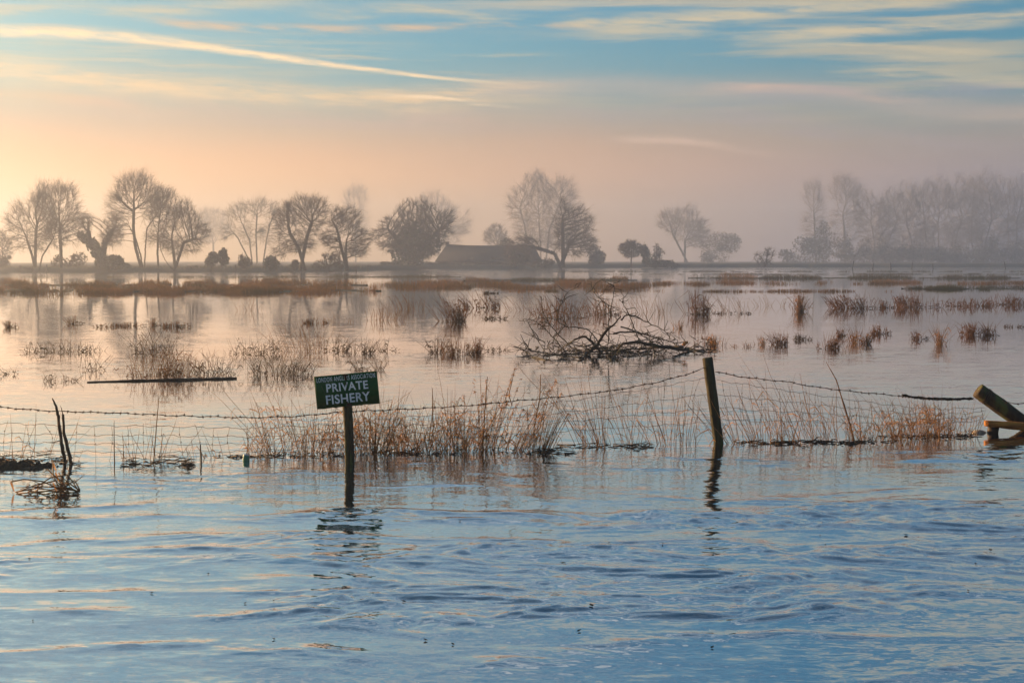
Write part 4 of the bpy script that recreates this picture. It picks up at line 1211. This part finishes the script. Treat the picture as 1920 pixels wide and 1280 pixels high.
netting(TOP1, BOT1, -160, 1326, 4, 'slack wire netting between the left edge and upright post', 10)
netting(TOP2, BOT2, 1344, 1846, 4, 'drooping wire netting between upright post and leaning post', 30, 36)


def round_post(mat, pts, rad, name, parent=None, origin=None, k=28, seed=0, bevel=True):
    """a turned timber post: slightly uneven, with a chamfered top and a checked end"""
    rg = np.random.RandomState(seed)
    pts = [Vector(p) for p in pts]; full = []
    n = 14
    for i in range(n + 1):
        t = i / n * (len(pts) - 1); j = min(int(t), len(pts) - 2); full.append(pts[j].lerp(pts[j + 1], t - j))
    d = (full[-1] - full[-2]).normalized()
    rr = [rad * (1 + rg.normal(0, 0.012)) for _ in full]
    if bevel:
        full += [full[-1] + d * rad * 0.08, full[-1] + d * rad * 0.09]; rr += [rad * 0.86, rad * 0.3]
    b = MB(); b.tube(full, rr, k)
    v = b.V[0]; v += rg.normal(0, rad * 0.012, v.shape)
    nr = len(full); vv = v.reshape(nr, k, 3); cen = np.array([tuple(p) for p in full])[:, None, :]
    gr = 1 - 0.09 * (rg.rand(k) < 0.3) * rg.rand(k)           # drying checks down the length
    kn = 1 + 0.03 * np.sin(np.linspace(0, 9, nr)[:, None] + 2 * np.sin(np.arange(k))[None, :])
    vv[:] = cen + (vv - cen) * (gr[None, :] * kn)[:, :, None]
    return b.build(name, mat, parent, True, origin)


# upright post
a = g(1348, 832); Yp = a.y
tag(round_post(M_wood, [P(1349.5, 850, Yp) + Vector((0, 0, -0.3)), P(1348, 832, Yp), P(1338, 760, Yp), P(1326.5, 671, Yp)], 9.6 * px_m(Yp), 'fence_post', origin=(a.x, a.y, 0), seed=1), 'upright olive green timber post leaning slightly left with wires', 'fence post')
# leaning post
Yl = g(1900, 815).y - 0.05
lp0, lp1 = P(1960, 823, Yl + 0.36), P(1834, 732, Yl + 0.40)
root = empty('leaning_post', (lp0.x, lp0.y, 0), 'thick mossy round post fallen to a slant at right edge', 'post')
d = (lp0 - lp1).normalized()
round_post(M_wood2, [lp0 + d * 0.25, lp0, lp0.lerp(lp1, 0.5), lp1], 14.8 * px_m(Yl), 'post', root, seed=2, k=36)
for k_, t_ in enumerate((0.075, 0.09, 0.105)):
    c = lp1 + d * t_; r_ = 15.6 * px_m(Yl)
    u = d.cross(Vector((0, 1, 0))).normalized(); w_ = d.cross(u)
    b = MB(); b.tube([c + (u * cos(q * pi / 12) + w_ * sin(q * pi / 12)) * r_ + d * 0.006 * sin(q * .9 + k_) for q in range(25)], 0.0028, 5); b.build('wire_wrap', M_barb, root)
# plank against it
pl = P(1886, 800, Yl + 0.14)
root = empty('plank', tuple(pl), 'split orange plank lying at the foot of the leaning post', 'plank')
b = MB()
vv = []
rgp = np.random.RandomState(4)
for i in range(13):
    t = i / 12; x = 1848 + t * 150; tp = 788 + 9 * t + rgp.uniform(-0.5, 0.5); bt = tp + 10.5 + 4 * min(1, t * 3) + rgp.uniform(-0.6, 0.6)
    yy = Yl + 0.14 - 0.10 * t
    for (py, dy) in ((tp, 0), (bt, 0), (bt, 0.045), (tp, 0.045)):
        p = P(x, py, yy); vv.append((p.x, yy + dy, p.z))
q = [(i * 4 + j, (i + 1) * 4 + j, (i + 1) * 4 + (j + 1) % 4, i * 4 + (j + 1) % 4) for i in range(12) for j in range(4)]
b.add(vv, q, [(0, 1, 2, 3), (51, 50, 49, 48)]); b.build('board', M_plank, root)
b = MB(); c = P(1862, 806, Yl + 0.19); b.box(tuple(c), 0.085, 0.06, 0.07, Matrix.Rotation(0.15, 3, 'Y')); b.build('block', M_stick, root)
# foam beside the plank
b = MB(); rgp = np.random.RandomState(8)
c0 = g(1836, 811)
vs = []; n_ = 16
for ring, (rr, zz) in enumerate(((1.0, -0.01), (0.8, 0.012), (0.45, 0.024))):
    for i in range(n_):
        an = 2 * pi * i / n_; k_ = rr * rgp.uniform(0.8, 1.15)
        vs.append((c0.x + cos(an) * 0.075 * k_, c0.y + sin(an) * 0.05 * k_, zz * rgp.uniform(0.8, 1.2)))
vs.append((c0.x, c0.y, 0.026))
b.add(vs, [(r * n_ + i, r * n_ + (i + 1) % n_, (r + 1) * n_ + (i + 1) % n_, (r + 1) * n_ + i) for r in range(2) for i in range(n_)], [(2 * n_ + i, 2 * n_ + (i + 1) % n_, 3 * n_) for i in range(n_)])
tag(b.build('foam', M_foam, smooth=True, origin=tuple(c0)), 'small pale lump of foam caught beside the orange plank', 'foam')
# weed hung along the wire
rg = random.Random(6); b = MB()
wp = wirepts(BW2, 1697, 1822, 5, 0.002, 2)
b.tube([p + Vector((0, 0, rg.uniform(-.004, .002))) for p in wp], [0.008 + 0.007 * rg.random() for _ in wp], 7)
for p in wp:
    for _ in range(5):
        q_ = p + Vector((rg.uniform(-.02, .02), rg.uniform(-.01, .01), rg.uniform(-.006, .004)))
        b.frusta([tuple(q_)], [tuple(q_ + Vector((rg.uniform(-.03, .03), 0, -rg.uniform(0.004, .016))))], 0.004, 0.001, 4)
b.tube([wp[0] + Vector((-0.03, 0, 0.012)), wp[0] + Vector((0.01, 0, 0.008)), wp[1]], [0.006, 0.013, 0.01], 6)
tag(b.build('hanging_weed', M_mud, origin=tuple(wp[0])), 'dark river weed wrapped round the wire left of the leaning post', 'weed')


# ------------------------------------------------------------------ the sign
def sign():
    base = g(655, 869); Y = base.y
    root = empty('fishery_sign', (base.x, base.y, 0), 'green private fishery sign board on a leaning wooden post', 'sign')
    s = px_m(Y)
    round_post(M_wood, [P(656, 890, Y) + Vector((0, 0, -0.3)), P(655.5, 862, Y), P(653.5, 800, Y), P(650.5, 755, Y), P(647.5, 706, Y)], 9.3 * s, 'post', root, seed=3)
    # board: local axes along its width and height
    Yb = Y - 9.3 * s - 0.012
    tl, tr_, br, bl_ = P(589.5, 706, Yb), P(707.5, 695, Yb), P(711.5, 756, Yb), P(594, 767, Yb)
    ux = ((tr_ - tl) + (br - bl_)).normalized(); uz = ((tl - bl_) + (tr_ - br)); uz = (uz - ux * uz.dot(ux)).normalized(); uy = uz.cross(ux)
    c = (tl + tr_ + br + bl_) / 4
    w = ((tr_ - tl).length + (br - bl_).length) / 2; h = ((tl - bl_).length + (tr_ - br).length) / 2
    sh = 0.0
    def L(x, z, y=0.0): return c + ux * x + uz * z - uy * y
    b = MB(); rg = np.random.RandomState(2)
    n = 24; th = 0.009
    top = [(-w / 2 + w * i / n, h / 2 + rg.normal(0, 0.0004)) for i in range(n + 1)]
    bot = [(-w / 2 + w * i / n, -h / 2 + rg.normal(0, 0.0016)) for i in range(n + 1)]
    v = [tuple(L(x, z, th)) for x, z in top] + [tuple(L(x, z, th)) for x, z in bot] + [tuple(L(x, z, 0)) for x, z in top] + [tuple(L(x, z, 0)) for x, z in bot]
    m = n + 1; q = []
    for i in range(n):
        q += [(i, m + i, m + i + 1, i + 1), (2 * m + i, 2 * m + i + 1, 3 * m + i + 1, 3 * m + i), (i, i + 1, 2 * m + i + 1, 2 * m + i), (m + i, 3 * m + i, 3 * m + i + 1, m + i + 1)]
    q += [(0, 2 * m, 3 * m, m), (n, m + n, 3 * m + n, 2 * m + n)]
    b.add(v, q); board = b.build('board', M_green, root)
    # lettering
    def text(body, x0, x1, zb, cap, bold, name):
        cu = bpy.data.curves.new('lettering', 'FONT'); cu.body = body; cu.size = 1.0; cu.offset = bold; cu.extrude = 0.0; cu.fill_mode = 'FRONT'; cu.space_character = 1.2 if len(body) > 10 else 1.08
        to = bpy.data.objects.new('lettering', cu); COL.objects.link(to)
        dg = bpy.context.evaluated_depsgraph_get(); me = bpy.data.meshes.new_from_object(to.evaluated_get(dg))
        bpy.data.objects.remove(to)
        co = np.zeros(len(me.vertices) * 3); me.vertices.foreach_get('co', co); co = co.reshape(-1, 3)
        mn, mx = co.min(axis=0), co.max(axis=0)
        X = x0 + (co[:, 0] - mn[0]) / (mx[0] - mn[0]) * (x1 - x0); Z = zb + (co[:, 1] - mn[1]) / (mx[1] - mn[1]) * cap
        o_ = np.array(tuple(root.location)); nv = np.array([tuple(L(x, z, th + 0.0012)) for x, z in zip(X, Z)]) - o_
        me.vertices.foreach_set('co', nv.astype(np.float32).ravel()); me.update()
        lo = bpy.data.objects.new(name, me); me.materials.clear(); me.materials.append(M_white); COL.objects.link(lo); lo.parent = board
        return lo
    f = lambda p: -w / 2 + p / 1150.0 * w          # place across the board, in thousandths as read off the photo
    text('LONDON ANGLERS ASSOCIATION', f(42), f(1112), h * 0.308, h * 0.142, 0.008, 'lettering')
    text('PRIVATE', f(205), f(968), h * -0.015, h * 0.262, 0.022, 'lettering')
    text('FISHERY', f(180), f(985), h * -0.385, h * 0.285, 0.022, 'lettering')
    # dirt over the worn R and a scab at the lower edge
    for (fx, z, rx, rz, sd) in ((575, 0.365, 0.0125, 0.085, 1), (572, 0.46, 0.026, 0.04, 5), (592, -0.46, 0.026, 0.075, 2), (235, -0.20, 0.008, 0.03, 3), (572, 0.20, 0.0035, 0.07, 4)):
        r2 = np.random.RandomState(sd); b = MB(); n2 = 16
        ring = [tuple(L(f(fx) + cos(2 * pi * i / n2) * rx * r2.uniform(0.7, 1.1), max(-0.497 * h, min(0.497 * h, z * h + sin(2 * pi * i / n2) * rz * h * r2.uniform(0.7, 1.1))), th + 0.002 + 0.0001 * sd)) for i in range(n2)]
        b.add(ring, None, [list(range(n2))]); b.build('dirt_patch', M_dirt, board)
    for (x0_, z0_, x1_, z1_) in ((120, 0.20, 175, -0.12), (232, -0.30, 222, -0.10), (215, -0.16, 236, -0.24), (930, -0.34, 945, -0.26), (640, -0.2, 655, -0.3)):
        b = MB(); b.tube([L(f(x0_), z0_ * h, th + 0.0008), L(f((x0_ + x1_) / 2) + 0.002, (z0_ + z1_) / 2 * h, th + 0.0008), L(f(x1_), z1_ * h, th + 0.0008)], 0.0009, 4); b.build('scratch', M_wire, board)
    for z in (0.40, -0.36):
        b = MB(); p = L(f(560), z * h, th); b.tube([p, p - uy * -0.0 + (-uy) * 0.006], 0.006, 8); b.build('bolt', M_barb, board)


sign()


# ------------------------------------------------------------------ broken stakes, poles, drift
def stick(pts, rads, name, mat, label, cat, k=8, seed=0, group=None, extra=None):
    rgn = np.random.RandomState(seed); b = MB()
    pp = [];
    rr = []
    for i in range(len(pts) - 1):
        for j in range(5):
            t = j / 5; pp.append(np.array(pts[i]) * (1 - t) + np.array(pts[i + 1]) * t + rgn.normal(0, rads[i] * 0.12, 3)); rr.append((rads[i] * (1 - t) + rads[i + 1] * t) * rgn.uniform(0.88, 1.12))
    pp.append(np.array(pts[-1])); rr.append(rads[-1])
    b.tube(pp, rr, k)
    for e in extra or []: b.tube([tuple(q) for q in e[0]], e[1], 5)
    o = np.array(pts[0]); o[2] = max(0, o[2])
    return tag(b.build(name, mat, smooth=True, origin=tuple(o)), label, cat, group)


Ys = g(125, 866).y
s_ = px_m(Ys)
stick([P(124, 872, Ys), P(115, 830, Ys), P(109, 780, Ys), P(105, 762, Ys), P(98, 746, Ys)], [3.6 * s_, 3.4 * s_, 3.0 * s_, 2.4 * s_, 0.9 * s_], 'broken_stake', M_stick, 'taller of two dark broken stakes on the mud bank', 'stake', seed=1, extra=[([P(112, 826, Ys), P(100, 829, Ys), P(86, 829, Ys)], [0.004, 0.003, 0.001])])
stick([P(134, 872, Ys - .1), P(129, 848, Ys - .1), P(120, 812, Ys - .1), P(118, 776, Ys - .1)], [3.6 * s_, 3.5 * s_, 3.0 * s_, 2.3 * s_], 'broken_stake', M_stick, 'shorter blunt right one of two dark broken stakes', 'stake', seed=2, extra=[([P(118, 778, Ys - .1), P(115, 765, Ys - .1), P(113, 760, Ys - .1)], [0.004, 0.003, 0.001])])
Ys2 = g(377, 864).y
stick([P(377, 880, Ys2), P(377, 855, Ys2), P(375.5, 833, Ys2)], [0.008, 0.007, 0.005], 'short_stick', M_stick, 'short thin stick upright in the water left of the can', 'stick', seed=3)
Ys3 = g(214, 868).y
stick([P(215, 882, Ys3), P(214, 830, Ys3), P(214, 788, Ys3)], [0.005, 0.004, 0.002], 'thin_cane', M_tan, 'thin straight cane standing left of the debris heap', 'cane', seed=4)
stick([P(288, 870, Ys3), P(293, 800, Ys3), P(298, 745, Ys3)], [0.005, 0.004, 0.002], 'thin_cane', M_tan, 'tallest thin cane rising from the debris heap', 'cane', seed=5)
Yc = fy(1590)
stick([P(1601, 822, Yc), P(1583, 760, Yc), P(1568, 712, Yc), P(1549, 678, Yc)], [0.007, 0.006, 0.005, 0.002], 'long_cane', M_tan, 'lone long dark cane leaning left above the fence wire', 'cane', seed=6)
stick([P(812, 800, fy(812)), P(811, 760, fy(811)), P(811, 727, fy(811))], [0.005, 0.004, 0.002], 'thin_cane', M_tan, 'straight thin cane above the reeds right of sign', 'cane', seed=7)
stick([P(905, 838, fy(905)), P(909, 770, fy(905)), P(914, 706, fy(905))], [0.006, 0.005, 0.003], 'thin_cane', M_tan, 'straight cane left of the feathery reed heads', 'cane', seed=8)
stick([P(1002, 800, fy(1002)), P(1012, 745, fy(1002)), P(1014, 702, fy(1002))], [0.005, 0.004, 0.003], 'thin_cane', M_tan, 'straight cane rising over the leaning feathery reeds', 'cane', seed=9)
stick([P(960, 760, fy(960)), P(954, 740, fy(960)), P(966, 688, fy(960))], [0.004, 0.004, 0.002], 'thin_cane', M_tan, 'thin cane between the two feathery reed clumps', 'cane', seed=10)
# long floating pole
p0, p1 = g(163, 717), g(444, 710)
pm = [p0.lerp(p1, t) + Vector((0, 0, 0.006 + 0.006 * sin(t * 3))) for t in (0, 0.25, 0.5, 0.75, 1)]
sp = px_m(p0.y)
stick([tuple(p) for p in pm], [1.3 * sp, 1.8 * sp, 2.0 * sp, 1.9 * sp, 2.3 * sp], 'floating_pole', M_stick, 'long dark pole floating flat on the flood at left', 'pole', seed=11)


# fallen branches
def fallen_branches():
    o = g(1140, 664); Y = o.y
    root = empty('fallen_branch', (o.x, o.y, 0), 'big tangle of drowned dark branches lying in the flood', 'branch')
    rng = np.random.RandomState(12); rgb = random.Random(12)
    main = [
     ([(1290, 655), (1240, 650), (1200, 642), (1170, 645), (1150, 662), (1140, 672)], 5.0, 0.0),
     ([(1098, 664), (1116, 650), (1134, 624), (1152, 607), (1164, 592)], 5.0, -0.1),
     ([(1128, 662), (1112, 644), (1095, 631), (1075, 638), (1052, 655), (1040, 668)], 3.6, 0.2),
     ([(1130, 655), (1105, 620), (1060, 612), (1045, 598), (1052, 570), (1065, 548), (1085, 538)], 1.3, 0.3),
     ([(1140, 640), (1143, 600), (1146, 575), (1152, 545), (1150, 530)], 1.3, 0.0),
     ([(1142, 573), (1125, 560), (1112, 545), (1108, 528)], 1.0, 0.1),
     ([(1164, 600), (1180, 590), (1215, 605), (1245, 620), (1262, 640)], 2.0, -0.2),
     ([(1150, 625), (1190, 622), (1220, 630), (1262, 642), (1290, 640)], 2.2, 0.2),
     ([(1164, 612), (1200, 625), (1225, 645), (1240, 655)], 1.8, 0.3),
     ([(1290, 652), (1310, 657), (1330, 656), (1345, 658)], 2.6, 0.1),
     ([(1280, 650), (1200, 653), (1110, 660), (1030, 664), (975, 650)], 3.0, -0.1),
     ([(1025, 676), (1000, 668), (985, 658), (968, 650)], 2.4, -0.5),
     ([(1070, 650), (1040, 620), (1020, 590), (1015, 560)], 1.4, 0.2),
     ([(1060, 660), (1030, 625), (1000, 600), (985, 600)], 1.4, 0.0),
     ([(1030, 672), (1010, 640), (990, 605), (980, 600)], 1.2, -0.2),
     ([(1200, 640), (1175, 580), (1160, 560)], 1.2, 0.2),
     ([(1100, 660), (1090, 670), (1060, 668), (1045, 676)], 2.8, -0.6),
     ([(1155, 662), (1146, 674), (1135, 664)], 2.6, -0.6),
     ([(1250, 652), (1225, 640), (1205, 655)], 2.0, 0.3),
     ([(1220, 655), (1180, 668), (1150, 668)], 2.0, -0.3),
    ]
    for i, (pl_, r, dy) in enumerate(main):
        pts = []
        for j, (x, y) in enumerate(pl_):
            yy = Y + dy + (g(x, y).y - Y) * (0.6 if y > 650 else 0) + rgb.uniform(-.12, .12)
            p = P(x, y, yy); pts.append(np.array((p.x, p.y, max(p.z, 0.0))))
        full = []
        for j in range(len(pts) - 1):
            a_, b_ = pts[max(j - 1, 0)], pts[min(j + 2, len(pts) - 1)]
            for t in (0, .2, .4, .6, .8):
                p_, q_ = pts[j], pts[j + 1]
                full.append(0.5 * ((2 * p_) + (q_ - a_) * t + (2 * a_ - 5 * p_ + 4 * q_ - b_) * t * t + (3 * p_ - a_ - 3 * q_ + b_) * t ** 3) + rng.normal(0, 0.006, 3))
        full.append(pts[-1]); n = len(full)
        rr = np.linspace(r, max(0.4, r * 0.22), n) * px_m(Y) * 0.8 * rng.uniform(0.85, 1.15, n)
        b = MB(); b.tube(full, rr, 8); bo = b.build('limb', M_branch, root, True)
        b = MB()
        for _ in range(int(5 + n * 0.7)):         # side twigs
            k = rng.randint(1, n - 1); st = full[k]; L = rng.uniform(0.06, 0.30)
            d = rng.normal(0, 1, 3) * (1, 0.6, 0.7) + np.array([0, 0, 0.35]); d /= np.linalg.norm(d)
            m1 = st + d * L * 0.5; e = m1 + (d + rng.normal(0, 0.45, 3)) * L * 0.5
            m1[2] = max(m1[2], 0.0); e[2] = max(e[2], -0.01)
            b.tube([st, m1, e], [0.35 * rr[k] + 0.003, 0.005, 0.002], 4)
        if b.n: b.build('side_twigs', M_branch, bo)
    b = MB(); pe = [P(1281, 648, Y), P(1284, 643, Y), P(1290, 641, Y)]; b.tube(pe, [0.03, 0.034, 0.022], 9); b.build('broken_end', M_straw, root)
    b = MB()
    for _ in range(230):                          # the matted small wood round the waterline
        x = np.clip(rng.normal(1165, 85), 985, 1325); y = rng.uniform(648, 671) - 6 * abs(x - 1150) / 170
        c = g(x, y) + Vector((0, 0, rng.uniform(-0.01, 0.10))); L = rng.uniform(0.08, 0.38)
        d = rng.normal(0, 1, 3) * (1, 0.5, 0.45); d /= np.linalg.norm(d)
        q0 = np.array(tuple(c)); q1 = q0 + d * L * 0.5; q2 = q1 + (d + rng.normal(0, 0.5, 3)) * L * 0.5
        for q in (q1, q2): q[2] = max(q[2], -0.01)
        r_ = rng.uniform(0.004, 0.011); b.tube([q0, q1, q2], [r_, r_ * 0.8, r_ * 0.4], 5)
    b.build('side_twigs', M_branch, root)


fallen_branches()


def drift(name, x0, x1, py, half, n, label, seed, thick=1.0, rise=0.03, mat=None):
    """floating litter: short sticks and reed pieces lying over one another"""
    rng = np.random.RandomState(seed); b = MB(); o = g((x0 + x1) / 2, py); s = px_m(o.y)
    n = int(n * 0.6)
    for i in range(n):
        px = rng.uniform(x0, x1); t = (px - x0) / (x1 - x0)
        yb = interp(py, px) if isinstance(py, list) else py
        p = g(px, yb + rng.uniform(-1, 1) * half); an = rng.normal(0, 0.35); L = rng.uniform(4, 26) * s
        h0 = rng.uniform(-0.008, rise * 0.7) * (1 - abs(2 * t - 1) ** 2 * 0.7); r = rng.uniform(0.5, 1.3) * s * thick
        d = np.array([cos(an), sin(an) * 1.5, rng.normal(0, 0.10)]) * L
        a_ = np.array([p.x, p.y, h0]); m_ = a_ + d * 0.5 + rng.normal(0, 0.006, 3); e = a_ + d
        m_[2] = max(m_[2], 0); e[2] = max(e[2], -0.006)
        b.tube([a_, m_, e], [r * 0.8, r, r * 0.4], 5)
    return tag(b.build(name, mat or M_stick, origin=(o.x, o.y, 0)), label, 'driftwood', 'floating litter along the fence')


drift('drift_litter', 225, 352, 868, 7, 120, 'heap of dark drift twigs left of the green can', 1, 1.0, 0.06)
drift('drift_litter', 380, 640, 855.5, 2.2, 120, 'thin dark line of drift from the can to the sign post', 2, 0.9, 0.02)
drift('drift_litter', 690, 850, 850, 2.2, 80, 'thin drift line under the dense orange reeds', 3, 0.9, 0.02)
drift('drift_litter', 985, 1062, 848, 4, 70, 'dark drift clot at the base of the tight reed sheaf', 4, 1.0, 0.05)
drift('drift_litter', 1040, 1215, 837, 4, 110, 'dark drift line under the leaning bare canes', 5, 1.0, 0.03)
drift('drift_litter', 1375, 1625, 830, 3, 150, 'long drift line right of the upright post', 6, 1.0, 0.03)
drift('drift_litter', 1530, 1652, 829.5, 2.5, 40, 'loose dark stick pieces in front of the long drift line', 7, 1.1, 0.02)
drift('drift_litter', 1640, 1830, 818, 2.5, 90, 'drift line below the straw reeds near the leaning post', 8, 0.9, 0.02)
drift('drift_litter', 325, 355, 876, 5, 26, 'small loose twig bundle at the right of the heap', 9, 0.9, 0.05)
drift('bank_litter', -60, 146, 869, 9, 340, 'dead twigs strewn over the mud bank', 10, 0.7, 0.09)

# broken reeds snagged in the current, front left
rng = np.random.RandomState(44)
o = g(95, 924); s = px_m(o.y)
root = empty('broken_reeds', (o.x, o.y, 0), 'snagged raft of broken bent reeds in the foreground left', 'reeds')
b = MB()
RL = [[(25, 926), (70, 908), (120, 898), (150, 920)], [(20, 903), (45, 898), (80, 902), (120, 920)], [(30, 922), (80, 912), (130, 914), (150, 922)], [(99, 862), (100, 890), (112, 918)], [(88, 878), (105, 895), (125, 915)], [(50, 924), (95, 895), (128, 890), (146, 918)], [(70, 945), (71, 908)], [(105, 930), (118, 900), (110, 886)], [(130, 925), (120, 905), (98, 888)], [(35, 925), (90, 920), (148, 924)], [(60, 926), (110, 915), (150, 921)], [(112, 928), (116, 915), (140, 900), (150, 918)]]
for pl_ in RL:
    pts = [np.array(tuple(P(x, y, o.y + rng.uniform(-.08, .08)))) for x, y in pl_]
    for p in pts: p[2] = max(p[2], -0.01)
    b.tube(pts, 0.0045, 5)
for _ in range(34):
    x = rng.uniform(45, 148); y = rng.uniform(906, 926); p = np.array(tuple(P(x, y, o.y + rng.uniform(-.08, .08)))); d = np.array([rng.uniform(-1, 1), rng.normal(0, .3), rng.normal(0, .25)]) * 0.14
    e = p + d; e[2] = max(e[2], -0.01); b.tube([p, e], [0.004, 0.002], 5)
b.build('stems', M_tan, root)
b = MB()
for (x, y) in ((99, 866), (20, 903), (104, 885), (100, 905)):
    p = np.array(tuple(P(x, y, o.y))); b.strip([p, p + (0.01, 0, -0.03), p + (0.025, 0, -0.07)], [0.008, 0.012, 0.003], (1, 0.4, 0.2))
b.build('leaves', M_straw, root)

# mud bank at the left end of the fence
b = MB(); rng = np.random.RandomState(9)
nx, ny = 260, 44
xs = np.linspace(g(-330, 872).x, g(152, 872).x, nx); ys = np.linspace(g(0, 888).y, g(0, 858).y, ny)
X, Yg = np.meshgrid(xs, ys)
U = (X - xs[0]) / (xs[-1] - xs[0]); Vv = (Yg - ys[0]) / (ys[-1] - ys[0])
edge = np.clip(1 - np.abs(2 * Vv - 1) ** 2 * (1.0 + 0.6 * perlin(X * 2.5, Yg * 0 + .5, 3)), -0.4, 1) * ss(1.02, 0.72, U)
Zm = -0.03 + 0.065 * edge * (0.75 + 0.9 * fbm(X * 4, Yg * 5, 13, 4)) + 0.03 * fbm(X * 16, Yg * 12, 17, 3, 0.7) * (edge > 0.1)
i, j = np.meshgrid(np.arange(nx - 1), np.arange(ny - 1)); a = (j * nx + i).ravel()
b.add(np.stack([X, Yg, Zm], -1).reshape(-1, 3), np.stack([a, a + 1, a + nx + 1, a + nx], 1))
tag(b.build('mud_bank', M_mud, smooth=True), kind='structure')

# green tin
o = g(461, 862); r = 6.4 * px_m(o.y)
root = empty('drinks_can', (o.x, o.y, 0), 'green tin can floating against the drift line left of sign', 'can')
tilt = Matrix.Rotation(0.12, 3, 'Y')
def lathe(prof, mat, name, k=20):
    vs = []
    for (rr, zz) in prof:
        for i in range(k):
            v = tilt @ Vector((cos(2 * pi * i / k) * rr, sin(2 * pi * i / k) * rr, zz)); vs.append((v.x + o.x, v.y + o.y, v.z))
    b = MB(); b.add(vs, [(a * k + i, a * k + (i + 1) % k, (a + 1) * k + (i + 1) % k, (a + 1) * k + i) for a in range(len(prof) - 1) for i in range(k)], [[(len(prof) - 1) * k + i for i in range(k)]])
    return b.build(name, mat, root, True)
lathe([(r * 0.95, -0.04), (r, -0.02), (r, 0.030), (r * 0.93, 0.038)], M_can, 'body')
lathe([(r * 0.935, 0.0375), (r * 0.95, 0.041), (r * 0.90, 0.043), (r * 0.86, 0.040)], M_tin, 'rim')


# dead leaves and specks carried on the river
rng = np.random.RandomState(77); b = MB()
for _ in range(26):
    p = g(rng.uniform(-60, 1980), rng.uniform(930, 1215)); an = rng.uniform(0, pi); L = rng.uniform(0.007, 0.022); w_ = L * rng.uniform(0.3, 0.6)
    z = float(water_height(np.array([p.x]), np.array([p.y]))[0]) + 0.004
    u = np.array([cos(an), sin(an), 0]); v_ = np.array([-sin(an), cos(an), 0]); c = np.array([p.x, p.y, z])
    b.add([c - u * L, c + v_ * w_ + (0, 0, 0.003), c + u * L + (0, 0, 0.004), c - v_ * w_ + (0, 0, 0.003), c - (0, 0, 0.002)], None, [(0, 4, 1), (1, 4, 2), (2, 4, 3), (3, 4, 0)])
tag(b.build('floating_leaves', M_stick), 'dark dead leaves and specks drifting on the river', 'leaves', kind='stuff')
